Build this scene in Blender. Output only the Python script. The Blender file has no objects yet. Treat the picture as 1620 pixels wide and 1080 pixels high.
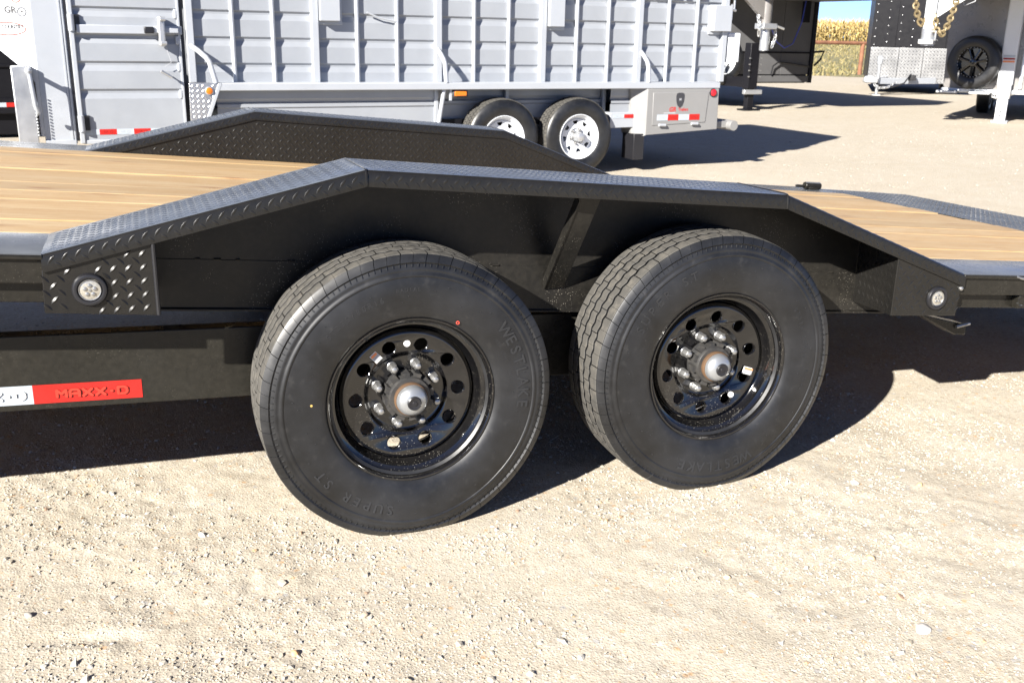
import bpy, bmesh, math, random
import numpy as np
from mathutils import Matrix, Vector

random.seed(7)
rng = np.random.default_rng(7)
PI = math.pi
SC = bpy.context.scene
COL = SC.collection
R = math.radians

# ------------------------------------------------------------------ camera
CAM_POS = Vector((-0.6098, -2.3271, 1.2903))
AX_R = Vector((0.93784265, -0.34645926, 0.02042437))
AX_U = Vector((0.08435073, 0.28462612, 0.95492038))
AX_F = Vector((0.33665431, 0.89384224, -0.2961586))
cd = bpy.data.cameras.new('camera')
cam = bpy.data.objects.new('camera', cd)
COL.objects.link(cam)
m = Matrix.Identity(4)
for i in range(3):
    m[i][0] = AX_R[i]; m[i][1] = AX_U[i]; m[i][2] = -AX_F[i]; m[i][3] = CAM_POS[i]
cam.matrix_world = m
cd.sensor_width = 22.3
cd.lens = 22.3 * 1567.3375 / 1620.0
cd.clip_start = 0.05
cd.clip_end = 2000
cd.dof.use_dof = True
cd.dof.focus_distance = 2.75
cd.dof.aperture_fstop = 6.3
SC.camera = cam

# ------------------------------------------------------------------ sky and sun
SUN_DIR = Vector((-1.6, -1.12, 1.0)).normalized()          # towards the sun
elev = math.asin(SUN_DIR.z)
azim = math.atan2(SUN_DIR.x, SUN_DIR.y)
world = bpy.data.worlds.new('World')
SC.world = world
world.use_nodes = True
wn, wl = world.node_tree.nodes, world.node_tree.links
wn.clear()
w_out = wn.new('ShaderNodeOutputWorld')
w_bg = wn.new('ShaderNodeBackground')
w_sky = wn.new('ShaderNodeTexSky')
w_sky.sky_type = 'NISHITA'
w_sky.sun_disc = False
w_sky.sun_elevation = elev
w_sky.sun_rotation = azim
w_sky.altitude = 300
w_sky.air_density = 0.5
w_sky.dust_density = 0.0
w_sky.ozone_density = 2.0
w_geo = wn.new('ShaderNodeTexCoord')
w_map = wn.new('ShaderNodeMapping'); w_map.inputs['Scale'].default_value = (2.2, 2.2, 9.0)
w_noi = wn.new('ShaderNodeTexNoise'); w_noi.inputs['Scale'].default_value = 2.1
w_noi.inputs['Detail'].default_value = 7; w_noi.inputs['Roughness'].default_value = 0.58
w_rmp = wn.new('ShaderNodeValToRGB')
w_rmp.color_ramp.elements[0].position = 0.52; w_rmp.color_ramp.elements[0].color = (0, 0, 0, 1)
w_rmp.color_ramp.elements[1].position = 0.74; w_rmp.color_ramp.elements[1].color = (0.7, 0.7, 0.7, 1)
w_mix = wn.new('ShaderNodeMix'); w_mix.data_type = 'RGBA'
w_mix.inputs['B'].default_value = (5.2, 5.3, 5.6, 1)
wl.new(w_geo.outputs['Generated'], w_map.inputs['Vector'])
wl.new(w_map.outputs['Vector'], w_noi.inputs['Vector'])
wl.new(w_noi.outputs['Fac'], w_rmp.inputs['Fac'])
wl.new(w_rmp.outputs['Color'], w_mix.inputs['Factor'])
w_tint = wn.new('ShaderNodeMix'); w_tint.data_type = 'RGBA'; w_tint.blend_type = 'MULTIPLY'
w_tint.inputs['Factor'].default_value = 1.0
w_tint.inputs['B'].default_value = (0.56, 0.66, 0.90, 1)
wl.new(w_sky.outputs['Color'], w_tint.inputs['A'])
wl.new(w_tint.outputs['Result'], w_mix.inputs['A'])
wl.new(w_mix.outputs['Result'], w_bg.inputs['Color'])
w_bg.inputs['Strength'].default_value = 0.05
wl.new(w_bg.outputs['Background'], w_out.inputs['Surface'])

sd = bpy.data.lights.new('sun', 'SUN')
sd.energy = 5.0
sd.angle = R(0.53)
sd.color = (1.0, 0.95, 0.87)
sun = bpy.data.objects.new('sun', sd)
COL.objects.link(sun)
sun.rotation_euler = SUN_DIR.to_track_quat('Z', 'Y').to_euler()
sun.location = SUN_DIR * 40

SC.view_settings.view_transform = 'Standard'
SC.view_settings.look = 'None'
SC.view_settings.exposure = 1.85
SC.view_settings.gamma = 1.0
SC.view_settings.use_curve_mapping = False


# ------------------------------------------------------------------ materials
def new_mat(name):
    mt = bpy.data.materials.new(name)
    mt.use_nodes = True
    nt = mt.node_tree
    b = nt.nodes['Principled BSDF']
    return mt, nt, b


def noise(nt, scale, detail=4, rough=0.55, coord='Object', stretch=None):
    tc = nt.nodes.new('ShaderNodeTexCoord')
    nz = nt.nodes.new('ShaderNodeTexNoise')
    nz.inputs['Scale'].default_value = scale
    nz.inputs['Detail'].default_value = detail
    nz.inputs['Roughness'].default_value = rough
    src = tc.outputs[coord]
    if stretch:
        mp = nt.nodes.new('ShaderNodeMapping')
        mp.inputs['Scale'].default_value = stretch
        nt.links.new(src, mp.inputs['Vector'])
        src = mp.outputs['Vector']
    nt.links.new(src, nz.inputs['Vector'])
    return nz


def ramp(nt, src, stops):
    r = nt.nodes.new('ShaderNodeValToRGB')
    el = r.color_ramp.elements
    while len(el) < len(stops):
        el.new(0.5)
    for e, (p, c) in zip(el, stops):
        e.position = p
        e.color = (c, c, c, 1) if isinstance(c, (int, float)) else (*c, 1)
    nt.links.new(src, r.inputs['Fac'])
    return r


def mixc(nt, fac, a, b, mode='MIX'):
    mx = nt.nodes.new('ShaderNodeMix')
    mx.data_type = 'RGBA'
    mx.blend_type = mode
    for key, v in (('Factor', fac), ('A', a), ('B', b)):
        if hasattr(v, 'is_linked') or hasattr(v, 'links'):
            nt.links.new(v, mx.inputs[key])
        elif isinstance(v, (int, float)):
            mx.inputs[key].default_value = v
        else:
            mx.inputs[key].default_value = (*v, 1)
    return mx.outputs['Result']


def bump(nt, b, height, strength, dist=0.01, prev=None):
    bp = nt.nodes.new('ShaderNodeBump')
    bp.inputs['Strength'].default_value = strength
    bp.inputs['Distance'].default_value = dist
    nt.links.new(height, bp.inputs['Height'])
    if prev is not None:
        nt.links.new(prev, bp.inputs['Normal'])
    nt.links.new(bp.outputs['Normal'], b.inputs['Normal'])
    return bp.outputs['Normal']


def paint(name, col, rough=0.4, metal=0.0, dust=0.0, dustcol=(0.28, 0.25, 0.2), spec=0.5, coat=0.0, var=0.15,
          speck=0.0, bumps=0.0, sky_sheen=None):
    mt, nt, b = new_mat(name)
    n1 = noise(nt, 3.0, 6, 0.6)
    dark = tuple(c * (1 - var) for c in col)
    lite = tuple(min(1, c * (1 + var)) for c in col)
    c = mixc(nt, ramp(nt, n1.outputs['Fac'], [(0.3, 0), (0.7, 1)]).outputs['Color'], dark, lite)
    if dust > 0:
        n2 = noise(nt, 1.6, 8, 0.65)
        n3 = noise(nt, 60, 3, 0.6)
        f = mixc(nt, 0.5, n2.outputs['Fac'], n3.outputs['Fac'])
        fr = ramp(nt, f, [(0.4, 0), (0.72, dust)])
        c = mixc(nt, fr.outputs['Color'], c, dustcol)
    if speck > 0:
        tc = nt.nodes.new('ShaderNodeTexCoord')
        vo = nt.nodes.new('ShaderNodeTexVoronoi')
        vo.inputs['Scale'].default_value = 170
        vo.inputs['Randomness'].default_value = 1.0
        nt.links.new(tc.outputs['Object'], vo.inputs['Vector'])
        n4 = noise(nt, 7, 4, 0.6)
        area = ramp(nt, n4.outputs['Fac'], [(0.5, 0), (0.62, 1)])
        dot = ramp(nt, vo.outputs['Distance'], [(0.10, 1), (0.2, 0)])
        f = mixc(nt, 1.0, area.outputs['Color'], dot.outputs['Color'], 'MULTIPLY')
        f2 = mixc(nt, 1.0, f, (speck, speck, speck), 'MULTIPLY')
        c = mixc(nt, f2, c, (0.5, 0.46, 0.38))
    if sky_sheen:                       # sky reflection painted as a pale tint on faces that look up
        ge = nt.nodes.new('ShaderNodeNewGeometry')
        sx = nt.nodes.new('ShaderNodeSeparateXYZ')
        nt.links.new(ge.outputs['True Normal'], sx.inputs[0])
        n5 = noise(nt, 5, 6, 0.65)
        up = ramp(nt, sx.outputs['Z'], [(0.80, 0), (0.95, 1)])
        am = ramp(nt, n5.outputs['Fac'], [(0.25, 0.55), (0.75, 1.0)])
        c = mixc(nt, mixc(nt, 1.0, up.outputs['Color'], am.outputs['Color'], 'MULTIPLY'), c, sky_sheen)
    nt.links.new(c, b.inputs['Base Color'])
    b.inputs['Metallic'].default_value = metal
    b.inputs['Specular IOR Level'].default_value = spec
    b.inputs['Coat Weight'].default_value = coat
    b.inputs['Coat Roughness'].default_value = 0.08
    nr = noise(nt, 9, 5, 0.6)
    rr = ramp(nt, nr.outputs['Fac'], [(0.25, max(0.02, rough - 0.08)), (0.75, min(1, rough + 0.12))])
    nt.links.new(rr.outputs['Color'], b.inputs['Roughness'])
    if bumps > 0:
        nb = noise(nt, 220, 3, 0.6)
        bump(nt, b, nb.outputs['Fac'], bumps, 0.002)
    return mt


M = {}
M['black'] = paint('black_paint', (0.0105, 0.0098, 0.0082), 0.22, dust=0.03, speck=0.10, spec=0.3, bumps=0.05, sky_sheen=(0.13, 0.14, 0.152))
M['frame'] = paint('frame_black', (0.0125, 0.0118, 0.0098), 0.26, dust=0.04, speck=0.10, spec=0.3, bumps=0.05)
M['plate'] = paint('black_tread_plate', (0.008, 0.0077, 0.0073), 0.25, dust=0.02, spec=0.36, bumps=0.05, sky_sheen=(0.098, 0.112, 0.135))
M['panel'] = paint('black_skirt', (0.0085, 0.008, 0.0072), 0.34, dust=0.04, speck=0.5, spec=0.3)
M['gloss'] = paint('gloss_black', (0.0035, 0.0035, 0.004), 0.07, dust=0.01, speck=0.35, spec=0.6, coat=0.6)
M['rubber_trim'] = paint('rubber_trim', (0.010, 0.010, 0.012), 0.35)
M['chrome'] = paint('zinc_nut', (0.34, 0.34, 0.335), 0.30, metal=0.8, var=0.12)
M['cap'] = paint('brushed_cap', (0.38, 0.395, 0.41), 0.34, metal=0.75, var=0.12)
M['hub'] = paint('hub_iron', (0.030, 0.030, 0.031), 0.45, metal=0.3, dust=0.18)
M['rust'] = paint('rust_ring', (0.085, 0.045, 0.02), 0.75, var=0.4)
M['silver'] = paint('silver_paint', (0.280, 0.298, 0.326), 0.42, metal=0.25, var=0.05, dust=0.08)
M['silver2'] = paint('silver_trim', (0.36, 0.38, 0.41), 0.36, metal=0.25, var=0.04)
M['silver_box'] = paint('silver_box_paint', (0.205, 0.205, 0.205), 0.45, metal=0.15, var=0.04, dust=0.08)
M['alu'] = paint('bare_aluminium', (0.50, 0.51, 0.52), 0.38, metal=0.8, var=0.12)
M['white'] = paint('white_wheel_paint', (0.56, 0.58, 0.61), 0.35, var=0.04)
M['dark'] = paint('dark_trailer_skin', (0.006, 0.006, 0.008), 0.42, spec=0.18, var=0.1)
M['charcoal'] = paint('charcoal_skin', (0.085, 0.085, 0.088), 0.45, spec=0.25, metal=0.0, var=0.08)
M['greyskin'] = paint('grey_metal_skin', (0.19, 0.18, 0.172), 0.30, metal=0.3, var=0.1)
M['rusty_pipe'] = paint('rusty_pipe', (0.17, 0.075, 0.04), 0.8, var=0.35)
M['gold'] = paint('gold_chain', (0.20, 0.155, 0.085), 0.45, metal=0.5, var=0.2)
M['red'] = paint('red_tape', (0.37, 0.011, 0.007), 0.4, var=0.05)
M['red_dark'] = paint('red_tape_print', (0.24, 0.008, 0.006), 0.4, var=0.05)
M['red_emboss'] = paint('red_tape_letter', (0.46, 0.032, 0.018), 0.4, var=0.05)
M['white_tape'] = paint('white_tape', (0.33, 0.37, 0.41), 0.35, var=0.06)
M['white_print'] = paint('white_print', (0.70, 0.70, 0.69), 0.4, var=0.03)
M['grey_print'] = paint('grey_print', (0.30, 0.31, 0.33), 0.5, var=0.1)
M['faint_print'] = paint('faint_print', (0.022, 0.022, 0.025), 0.5, var=0.1)
M['rust_print'] = paint('rust_print', (0.16, 0.045, 0.035), 0.5, var=0.1)
M['pale_print'] = paint('pale_print', (0.06, 0.065, 0.075), 0.5, var=0.1)
M['black_print'] = paint('black_print', (0.03, 0.03, 0.035), 0.5, var=0.1)
M['orange'] = paint('orange_lens', (0.50, 0.13, 0.01), 0.25, var=0.1)
M['red_lens'] = paint('red_lens', (0.5, 0.012, 0.02), 0.2, var=0.1)
M['orange_print'] = paint('orange_print', (0.7, 0.22, 0.08), 0.5, var=0.05)
M['blue'] = paint('blue_cord', (0.04, 0.06, 0.35), 0.5, var=0.1)
M['redmark'] = paint('red_mark', (0.45, 0.05, 0.03), 0.7, var=0.1)
M['yellowmark'] = paint('yellow_mark', (0.45, 0.30, 0.08), 0.7, var=0.1)


def mk_lens():
    mt, nt, b = new_mat('clear_lens')
    b.inputs['Base Color'].default_value = (0.42, 0.40, 0.35, 1)
    b.inputs['Roughness'].default_value = 0.08
    b.inputs['Metallic'].default_value = 0.55
    nz = noise(nt, 120, 2, 0.5)
    bump(nt, b, nz.outputs['Fac'], 0.5, 0.003)
    return mt


M['lens'] = mk_lens()


def mk_tapered_tape(name, base):
    return M[base]


def mk_rubber(name, dusty):
    mt, nt, b = new_mat(name)
    n1 = noise(nt, 5.0, 6, 0.65)
    n2 = noise(nt, 40, 4, 0.6)
    if dusty:
        c = mixc(nt, ramp(nt, n1.outputs['Fac'], [(0.3, 0), (0.7, 1)]).outputs['Color'],
                 (0.034, 0.0325, 0.0295), (0.060, 0.0565, 0.050))
        c = mixc(nt, ramp(nt, n2.outputs['Fac'], [(0.5, 0), (0.78, 0.5)]).outputs['Color'], c, (0.12, 0.108, 0.088))
        b.inputs['Roughness'].default_value = 0.8
    else:
        c = mixc(nt, ramp(nt, n1.outputs['Fac'], [(0.35, 0), (0.68, 1)]).outputs['Color'],
                 (0.0035, 0.0037, 0.0042), (0.0125, 0.0132, 0.0152))
        c = mixc(nt, ramp(nt, n2.outputs['Fac'], [(0.58, 0), (0.8, 0.22)]).outputs['Color'], c, (0.05, 0.047, 0.042))
        rr = ramp(nt, n1.outputs['Fac'], [(0.3, 0.33), (0.7, 0.50)])
        nt.links.new(rr.outputs['Color'], b.inputs['Roughness'])
        b.inputs['Specular IOR Level'].default_value = 0.55
    bump(nt, b, n2.outputs['Fac'], 0.12, 0.002)
    nt.links.new(c, b.inputs['Base Color'])
    return mt


M['rubber'] = mk_rubber('tyre_rubber', False)
M['tread'] = mk_rubber('dusty_tread_rubber', True)
M['shoulder'] = mk_rubber('shoulder_rubber', False)
M['letter'] = paint('letter_rubber', (0.0125, 0.013, 0.0145), 0.55, var=0.3)


def mk_wood():
    mt, nt, b = new_mat('deck_pine')
    oi = nt.nodes.new('ShaderNodeObjectInfo')
    tc = nt.nodes.new('ShaderNodeTexCoord')
    add = nt.nodes.new('ShaderNodeVectorMath'); add.operation = 'ADD'
    sc = nt.nodes.new('ShaderNodeVectorMath'); sc.operation = 'SCALE'
    comb = nt.nodes.new('ShaderNodeCombineXYZ')
    for k in ('X', 'Y', 'Z'):
        nt.links.new(oi.outputs['Random'], comb.inputs[k])
    nt.links.new(comb.outputs['Vector'], sc.inputs[0]); sc.inputs['Scale'].default_value = 37.0
    nt.links.new(tc.outputs['Object'], add.inputs[0]); nt.links.new(sc.outputs['Vector'], add.inputs[1])

    def nz(stretch, scale, detail, dist=0.0):
        mp = nt.nodes.new('ShaderNodeMapping'); mp.inputs['Scale'].default_value = stretch
        n = nt.nodes.new('ShaderNodeTexNoise'); n.inputs['Scale'].default_value = scale
        n.inputs['Detail'].default_value = detail; n.inputs['Distortion'].default_value = dist
        nt.links.new(add.outputs['Vector'], mp.inputs['Vector']); nt.links.new(mp.outputs['Vector'], n.inputs['Vector'])
        return n
    broad = nz((0.5, 6, 6), 1.6, 4, 0.4)
    grain = nz((0.9, 40, 40), 2.2, 5, 0.6)
    fine = nz((4, 160, 160), 2.0, 3)
    c = mixc(nt, ramp(nt, broad.outputs['Fac'], [(0.3, 0), (0.7, 1)]).outputs['Color'],
             (0.385, 0.262, 0.128), (0.43, 0.330, 0.195))
    c = mixc(nt, ramp(nt, grain.outputs['Fac'], [(0.46, 0), (0.6, 0.5), (0.74, 0.15)]).outputs['Color'], c, (0.30, 0.18, 0.075))
    c = mixc(nt, ramp(nt, fine.outputs['Fac'], [(0.55, 0), (0.8, 0.3)]).outputs['Color'], c, (0.30, 0.22, 0.13))
    tone = ramp(nt, oi.outputs['Random'], [(0.0, (0.86, 0.84, 0.82)), (1.0, (1.04, 1.0, 0.95))])
    c = mixc(nt, 1.0, c, tone.outputs['Color'], 'MULTIPLY')
    # knots
    mp = nt.nodes.new('ShaderNodeMapping'); mp.inputs['Scale'].default_value = (1.3, 5.0, 0.0)
    vo = nt.nodes.new('ShaderNodeTexVoronoi'); vo.voronoi_dimensions = '2D'; vo.inputs['Scale'].default_value = 1.0
    nt.links.new(add.outputs['Vector'], mp.inputs['Vector']); nt.links.new(mp.outputs['Vector'], vo.inputs['Vector'])
    kn = ramp(nt, vo.outputs['Distance'], [(0.03, 0.8), (0.06, 0.35), (0.14, 0)])
    c = mixc(nt, kn.outputs['Color'], c, (0.20, 0.10, 0.045))
    nt.links.new(c, b.inputs['Base Color'])
    b.inputs['Roughness'].default_value = 0.62
    bump(nt, b, grain.outputs['Fac'], 0.15, 0.003)
    return mt


M['wood'] = mk_wood()


def mk_ground():
    mt, nt, b = new_mat('limestone_gravel')
    tc = nt.nodes.new('ShaderNodeTexCoord')
    big = noise(nt, 0.7, 5, 0.6)
    mid = noise(nt, 4.5, 6, 0.65)
    fin = noise(nt, 85, 6, 0.75)
    c = mixc(nt, ramp(nt, big.outputs['Fac'], [(0.3, 0), (0.7, 1)]).outputs['Color'], (0.336, 0.295, 0.232), (0.383, 0.343, 0.279))
    c = mixc(nt, ramp(nt, mid.outputs['Fac'], [(0.42, 0), (0.68, 0.7)]).outputs['Color'], c, (0.415, 0.382, 0.326))
    c = mixc(nt, ramp(nt, fin.outputs['Fac'], [(0.48, 0), (0.75, 0.6)]).outputs['Color'], c, (0.245, 0.217, 0.176))
    # colour of single grains, two sizes
    for (sc_, lo, hi, amt) in ((150, 0.40, 0.5, 0.8), (70, 0.66, 0.72, 0.8)):
        v1 = nt.nodes.new('ShaderNodeTexVoronoi'); v1.inputs['Scale'].default_value = sc_
        nt.links.new(tc.outputs['Object'], v1.inputs['Vector'])
        sep = nt.nodes.new('ShaderNodeSeparateColor'); nt.links.new(v1.outputs['Color'], sep.inputs['Color'])
        pc = ramp(nt, sep.outputs['Red'], [(0.0, (0.271, 0.236, 0.187)), (0.22, (0.363, 0.319, 0.249)), (0.55, (0.414, 0.374, 0.304)), (0.84, (0.470, 0.440, 0.391)), (0.92, (0.404, 0.260, 0.146)), (0.965, (0.286, 0.281, 0.276))])
        pc.color_ramp.interpolation = 'CONSTANT'
        edge = ramp(nt, v1.outputs['Distance'], [(0.35, 1), (0.55, 0.25)])
        pm = ramp(nt, sep.outputs['Green'], [(lo, 0), (hi, amt)])
        c = mixc(nt, mixc(nt, 1.0, pm.outputs['Color'], edge.outputs['Color'], 'MULTIPLY'), c, pc.outputs['Color'])
        if sc_ == 150:
            h1 = ramp(nt, v1.outputs['Distance'], [(0.0, 1), (0.6, 0)])
    nt.links.new(c, b.inputs['Base Color'])
    b.inputs['Roughness'].default_value = 0.95
    b.inputs['Specular IOR Level'].default_value = 0.12
    n0 = bump(nt, b, h1.outputs['Color'], 0.26, 0.0045)
    n2 = bump(nt, b, fin.outputs['Fac'], 0.36, 0.006, n0)
    bump(nt, b, mid.outputs['Fac'], 0.14, 0.02, n2)
    return mt


M['ground'] = mk_ground()


def mk_attr(name, rough=0.9, spec=0.2):
    mt, nt, b = new_mat(name)
    at = nt.nodes.new('ShaderNodeAttribute'); at.attribute_name = 'tint'
    n1 = noise(nt, 90, 3, 0.6)
    c = mixc(nt, ramp(nt, n1.outputs['Fac'], [(0.35, 0), (0.75, 0.35)]).outputs['Color'], at.outputs['Color'], (0.33, 0.30, 0.245))
    nt.links.new(c, b.inputs['Base Color'])
    b.inputs['Roughness'].default_value = rough
    b.inputs['Specular IOR Level'].default_value = spec
    bump(nt, b, n1.outputs['Fac'], 0.3, 0.004)
    return mt


M['stone'] = mk_attr('gravel_stone')


def mk_leaf(name, a, b_, scale=3.0):
    mt, nt, b = new_mat(name)
    n1 = noise(nt, scale, 4, 0.6)
    c = mixc(nt, ramp(nt, n1.outputs['Fac'], [(0.3, 0), (0.7, 1)]).outputs['Color'], a, b_)
    nt.links.new(c, b.inputs['Base Color'])
    b.inputs['Roughness'].default_value = 0.8
    return mt


M['corn'] = mk_leaf('dry_corn', (0.37, 0.265, 0.095), (0.46, 0.35, 0.15), 1.2)
M['cornlow'] = mk_leaf('dry_corn_stalk', (0.27, 0.20, 0.07), (0.40, 0.30, 0.12), 1.2)
M['grass'] = mk_leaf('dry_grass', (0.125, 0.115, 0.042), (0.23, 0.185, 0.085), 0.8)
M['bank'] = mk_leaf('bank_soil_grass', (0.10, 0.105, 0.045), (0.21, 0.175, 0.09), 0.7)


def mk_tape_weave(base_mat):
    return base_mat


def mk_bright_plate(name, v):
    mt, nt, b = new_mat(name)
    b.inputs['Base Color'].default_value = (v, v * 1.01, v * 1.03, 1)
    b.inputs['Metallic'].default_value = 0.9
    b.inputs['Roughness'].default_value = 0.38
    nz = noise(nt, 2, 4, 0.6)
    rr = ramp(nt, nz.outputs['Fac'], [(0.3, 0.32), (0.7, 0.46)])
    nt.links.new(rr.outputs['Color'], b.inputs['Roughness'])
    return mt


M['bright'] = mk_bright_plate('bright_tread_plate', 0.58)
M['bright_dim'] = mk_bright_plate('weathered_tread_plate', 0.27)


# ------------------------------------------------------------------ mesh helpers
class MB:
    def __init__(self):
        self.v = []
        self.f = []

    def add(self, vs, fs):
        o = len(self.v)
        self.v += [tuple(p) for p in vs]
        self.f += [tuple(i + o for i in f) for f in fs]
        return self

    def box(self, x0, x1, y0, y1, z0, z1):
        vs = [(x, y, z) for x in (x0, x1) for y in (y0, y1) for z in (z0, z1)]
        return self.add(vs, [(0, 1, 3, 2), (4, 6, 7, 5), (0, 4, 5, 1), (2, 3, 7, 6), (0, 2, 6, 4), (1, 5, 7, 3)])

    def prism(self, poly, a0, a1, axis):
        n = len(poly)

        def mk(p, a):
            return {0: (a, p[0], p[1]), 1: (p[0], a, p[1]), 2: (p[0], p[1], a)}[axis]
        vs = [mk(p, a0) for p in poly] + [mk(p, a1) for p in poly]
        fs = [tuple(range(n)), tuple(range(2 * n - 1, n - 1, -1))]
        fs += [(i, i + n, (i + 1) % n + n, (i + 1) % n) for i in range(n)]
        return self.add(vs, fs)

    def sweep(self, sections, closed=True, caps=True):
        n = len(sections[0])
        vs = [p for s in sections for p in s]
        fs = []
        for k in range(len(sections) - 1):
            for i in range(n if closed else n - 1):
                j = (i + 1) % n
                fs.append((k * n + i, k * n + j, (k + 1) * n + j, (k + 1) * n + i))
        if caps and closed:
            fs.append(tuple(range(n - 1, -1, -1)))
            b0 = (len(sections) - 1) * n
            fs.append(tuple(range(b0, b0 + n)))
        return self.add(vs, fs)

    def tube(self, path, r, n=10, caps=True):
        path = [Vector(p) for p in path]
        rs = r if isinstance(r, (list, tuple)) else [r] * len(path)
        secs = []
        up = None
        for i, p in enumerate(path):
            a = path[max(0, i - 1)]; b = path[min(len(path) - 1, i + 1)]
            t = (b - a).normalized()
            if up is None:
                up = Vector((0, 0, 1)) if abs(t.z) < 0.9 else Vector((0, 1, 0))
            e1 = t.cross(up).normalized(); e2 = e1.cross(t)
            up = e2
            secs.append([p + (e1 * math.cos(2 * PI * k / n) + e2 * math.sin(2 * PI * k / n)) * rs[i] for k in range(n)])
        return self.sweep(secs, True, caps)

    def lathe(self, prof, n=48, axis=1, c=(0, 0, 0), closed=False, cap0=False, cap1=False):
        """prof: list of (along axis, radius)."""
        vs = []
        for (y, r) in prof:
            for k in range(n):
                a = 2 * PI * k / n
                if axis == 1:
                    vs.append((c[0] + r * math.cos(a), c[1] + y, c[2] + r * math.sin(a)))
                elif axis == 2:
                    vs.append((c[0] + r * math.cos(a), c[1] + r * math.sin(a), c[2] + y))
                else:
                    vs.append((c[0] + y, c[1] + r * math.cos(a), c[2] + r * math.sin(a)))
        fs = []
        mmax = len(prof) if closed else len(prof) - 1
        for i in range(mmax):
            i2 = (i + 1) % len(prof)
            for k in range(n):
                k2 = (k + 1) % n
                fs.append((i * n + k, i * n + k2, i2 * n + k2, i2 * n + k))
        if cap0:
            fs.append(tuple(range(n)))
        if cap1:
            fs.append(tuple((len(prof) - 1) * n + k for k in range(n)))
        return self.add(vs, fs)

    def map(self, fn):
        self.v = [fn(*p) for p in self.v]
        return self

    def mesh(self, name, mat, smooth=True, angle=38):
        me = bpy.data.meshes.new(name)
        me.from_pydata([tuple(p) for p in self.v], [], self.f)
        me.materials.append(mat)
        bm = bmesh.new(); bm.from_mesh(me)
        bmesh.ops.recalc_face_normals(bm, faces=bm.faces)
        if smooth:
            lim = R(angle)
            for f in bm.faces:
                f.smooth = True
            for e in bm.edges:
                if len(e.link_faces) == 2:
                    e.smooth = e.calc_face_angle(0) < lim
                else:
                    e.smooth = False
        bm.to_mesh(me); bm.free()
        return me

    def build(self, name, mat, parent=None, smooth=True, bevel=0, angle=38, loc=None):
        return obj(name, self.mesh(name, mat, smooth, angle), parent, bevel, loc)


def obj(name, me, parent=None, bevel=0, loc=None):
    o = bpy.data.objects.new(name, me)
    COL.objects.link(o)
    if loc is not None:
        o.location = loc
    if parent is not None:
        o.parent = parent
    if bevel:
        b = o.modifiers.new('bevel', 'BEVEL')
        b.width = bevel; b.segments = 2; b.limit_method = 'ANGLE'; b.angle_limit = R(40)
    return o


def thing(name, label, cat, loc=(0, 0, 0), rz=0.0, group=None):
    o = bpy.data.objects.new(name, None)
    COL.objects.link(o)
    o.empty_display_size = 0.2
    o.location = loc; o.rotation_euler = (0, 0, rz)
    o['label'] = label; o['category'] = cat
    if group:
        o['group'] = group
    return o


def sub(name, parent, loc=(0, 0, 0), rot=(0, 0, 0)):
    o = bpy.data.objects.new(name, None)
    COL.objects.link(o)
    o.empty_display_size = 0.1
    o.parent = parent; o.location = loc; o.rotation_euler = rot
    return o


def copy_tree(o, parent):
    c = o.copy(); COL.objects.link(c); c.parent = parent
    for ch in o.children:
        copy_tree(ch, c)
    return c


def text_mesh(txt, size, extrude, bold=0.0, align='CENTER'):
    cu = bpy.data.curves.new('lettering', 'FONT')
    cu.body = txt; cu.size = size; cu.extrude = extrude; cu.offset = bold * size
    cu.align_x = align; cu.align_y = 'CENTER'; cu.resolution_u = 3
    to = bpy.data.objects.new('lettering', cu)
    COL.objects.link(to)
    dg = bpy.context.evaluated_depsgraph_get()
    dg.update()
    me = bpy.data.meshes.new_from_object(to.evaluated_get(dg))
    v = [tuple(p.co) for p in me.vertices]; f = [tuple(p.vertices) for p in me.polygons]
    bpy.data.objects.remove(to); bpy.data.curves.remove(cu); bpy.data.meshes.remove(me)
    return v, f


def text_arc(mb, txt, size, extrude, radius, centre_deg, y, bold=0.0, track=0.66, slope=0.0):
    """raised letters round a wheel face (outer side towards -Y), read clockwise seen from outside"""
    n = len(txt)
    step = size * track / radius
    for i, ch in enumerate(txt):
        if ch == ' ':
            continue
        a = R(centre_deg) - (i - (n - 1) / 2) * step
        v, f = text_mesh(ch, size, extrude, bold)
        ca, sa = math.cos(a), math.sin(a)
        vs = []
        for (x, yy, z) in v:
            rr = radius + yy
            # tangent for clockwise reading: (sin a, -cos a)
            vs.append((rr * ca + x * sa, y - z + slope * yy, rr * sa - x * ca))
        mb.add(vs, f)


def disc_with_holes(r_out, r_in, holes, thick, res=64):
    cu = bpy.data.curves.new('disc', 'CURVE'); cu.dimensions = '2D'; cu.fill_mode = 'BOTH'; cu.extrude = thick / 2

    def ring(cx, cy, r, n):
        sp = cu.splines.new('POLY'); sp.points.add(n - 1); sp.use_cyclic_u = True
        for k in range(n):
            a = 2 * PI * k / n
            sp.points[k].co = (cx + r * math.cos(a), cy + r * math.sin(a), 0, 1)
    ring(0, 0, r_out, res); ring(0, 0, r_in, res)
    for h in holes:
        if len(h) == 3:
            ring(h[0], h[1], h[2], 18)
        else:
            sp = cu.splines.new('POLY'); sp.points.add(len(h) - 1); sp.use_cyclic_u = True
            for k, p in enumerate(h):
                sp.points[k].co = (p[0], p[1], 0, 1)
    to = bpy.data.objects.new('disc', cu); COL.objects.link(to)
    dg = bpy.context.evaluated_depsgraph_get(); dg.update()
    me = bpy.data.meshes.new_from_object(to.evaluated_get(dg))
    v = [tuple(p.co) for p in me.vertices]; f = [tuple(p.vertices) for p in me.polygons]
    bpy.data.objects.remove(to); bpy.data.curves.remove(cu); bpy.data.meshes.remove(me)
    return v, f


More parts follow.
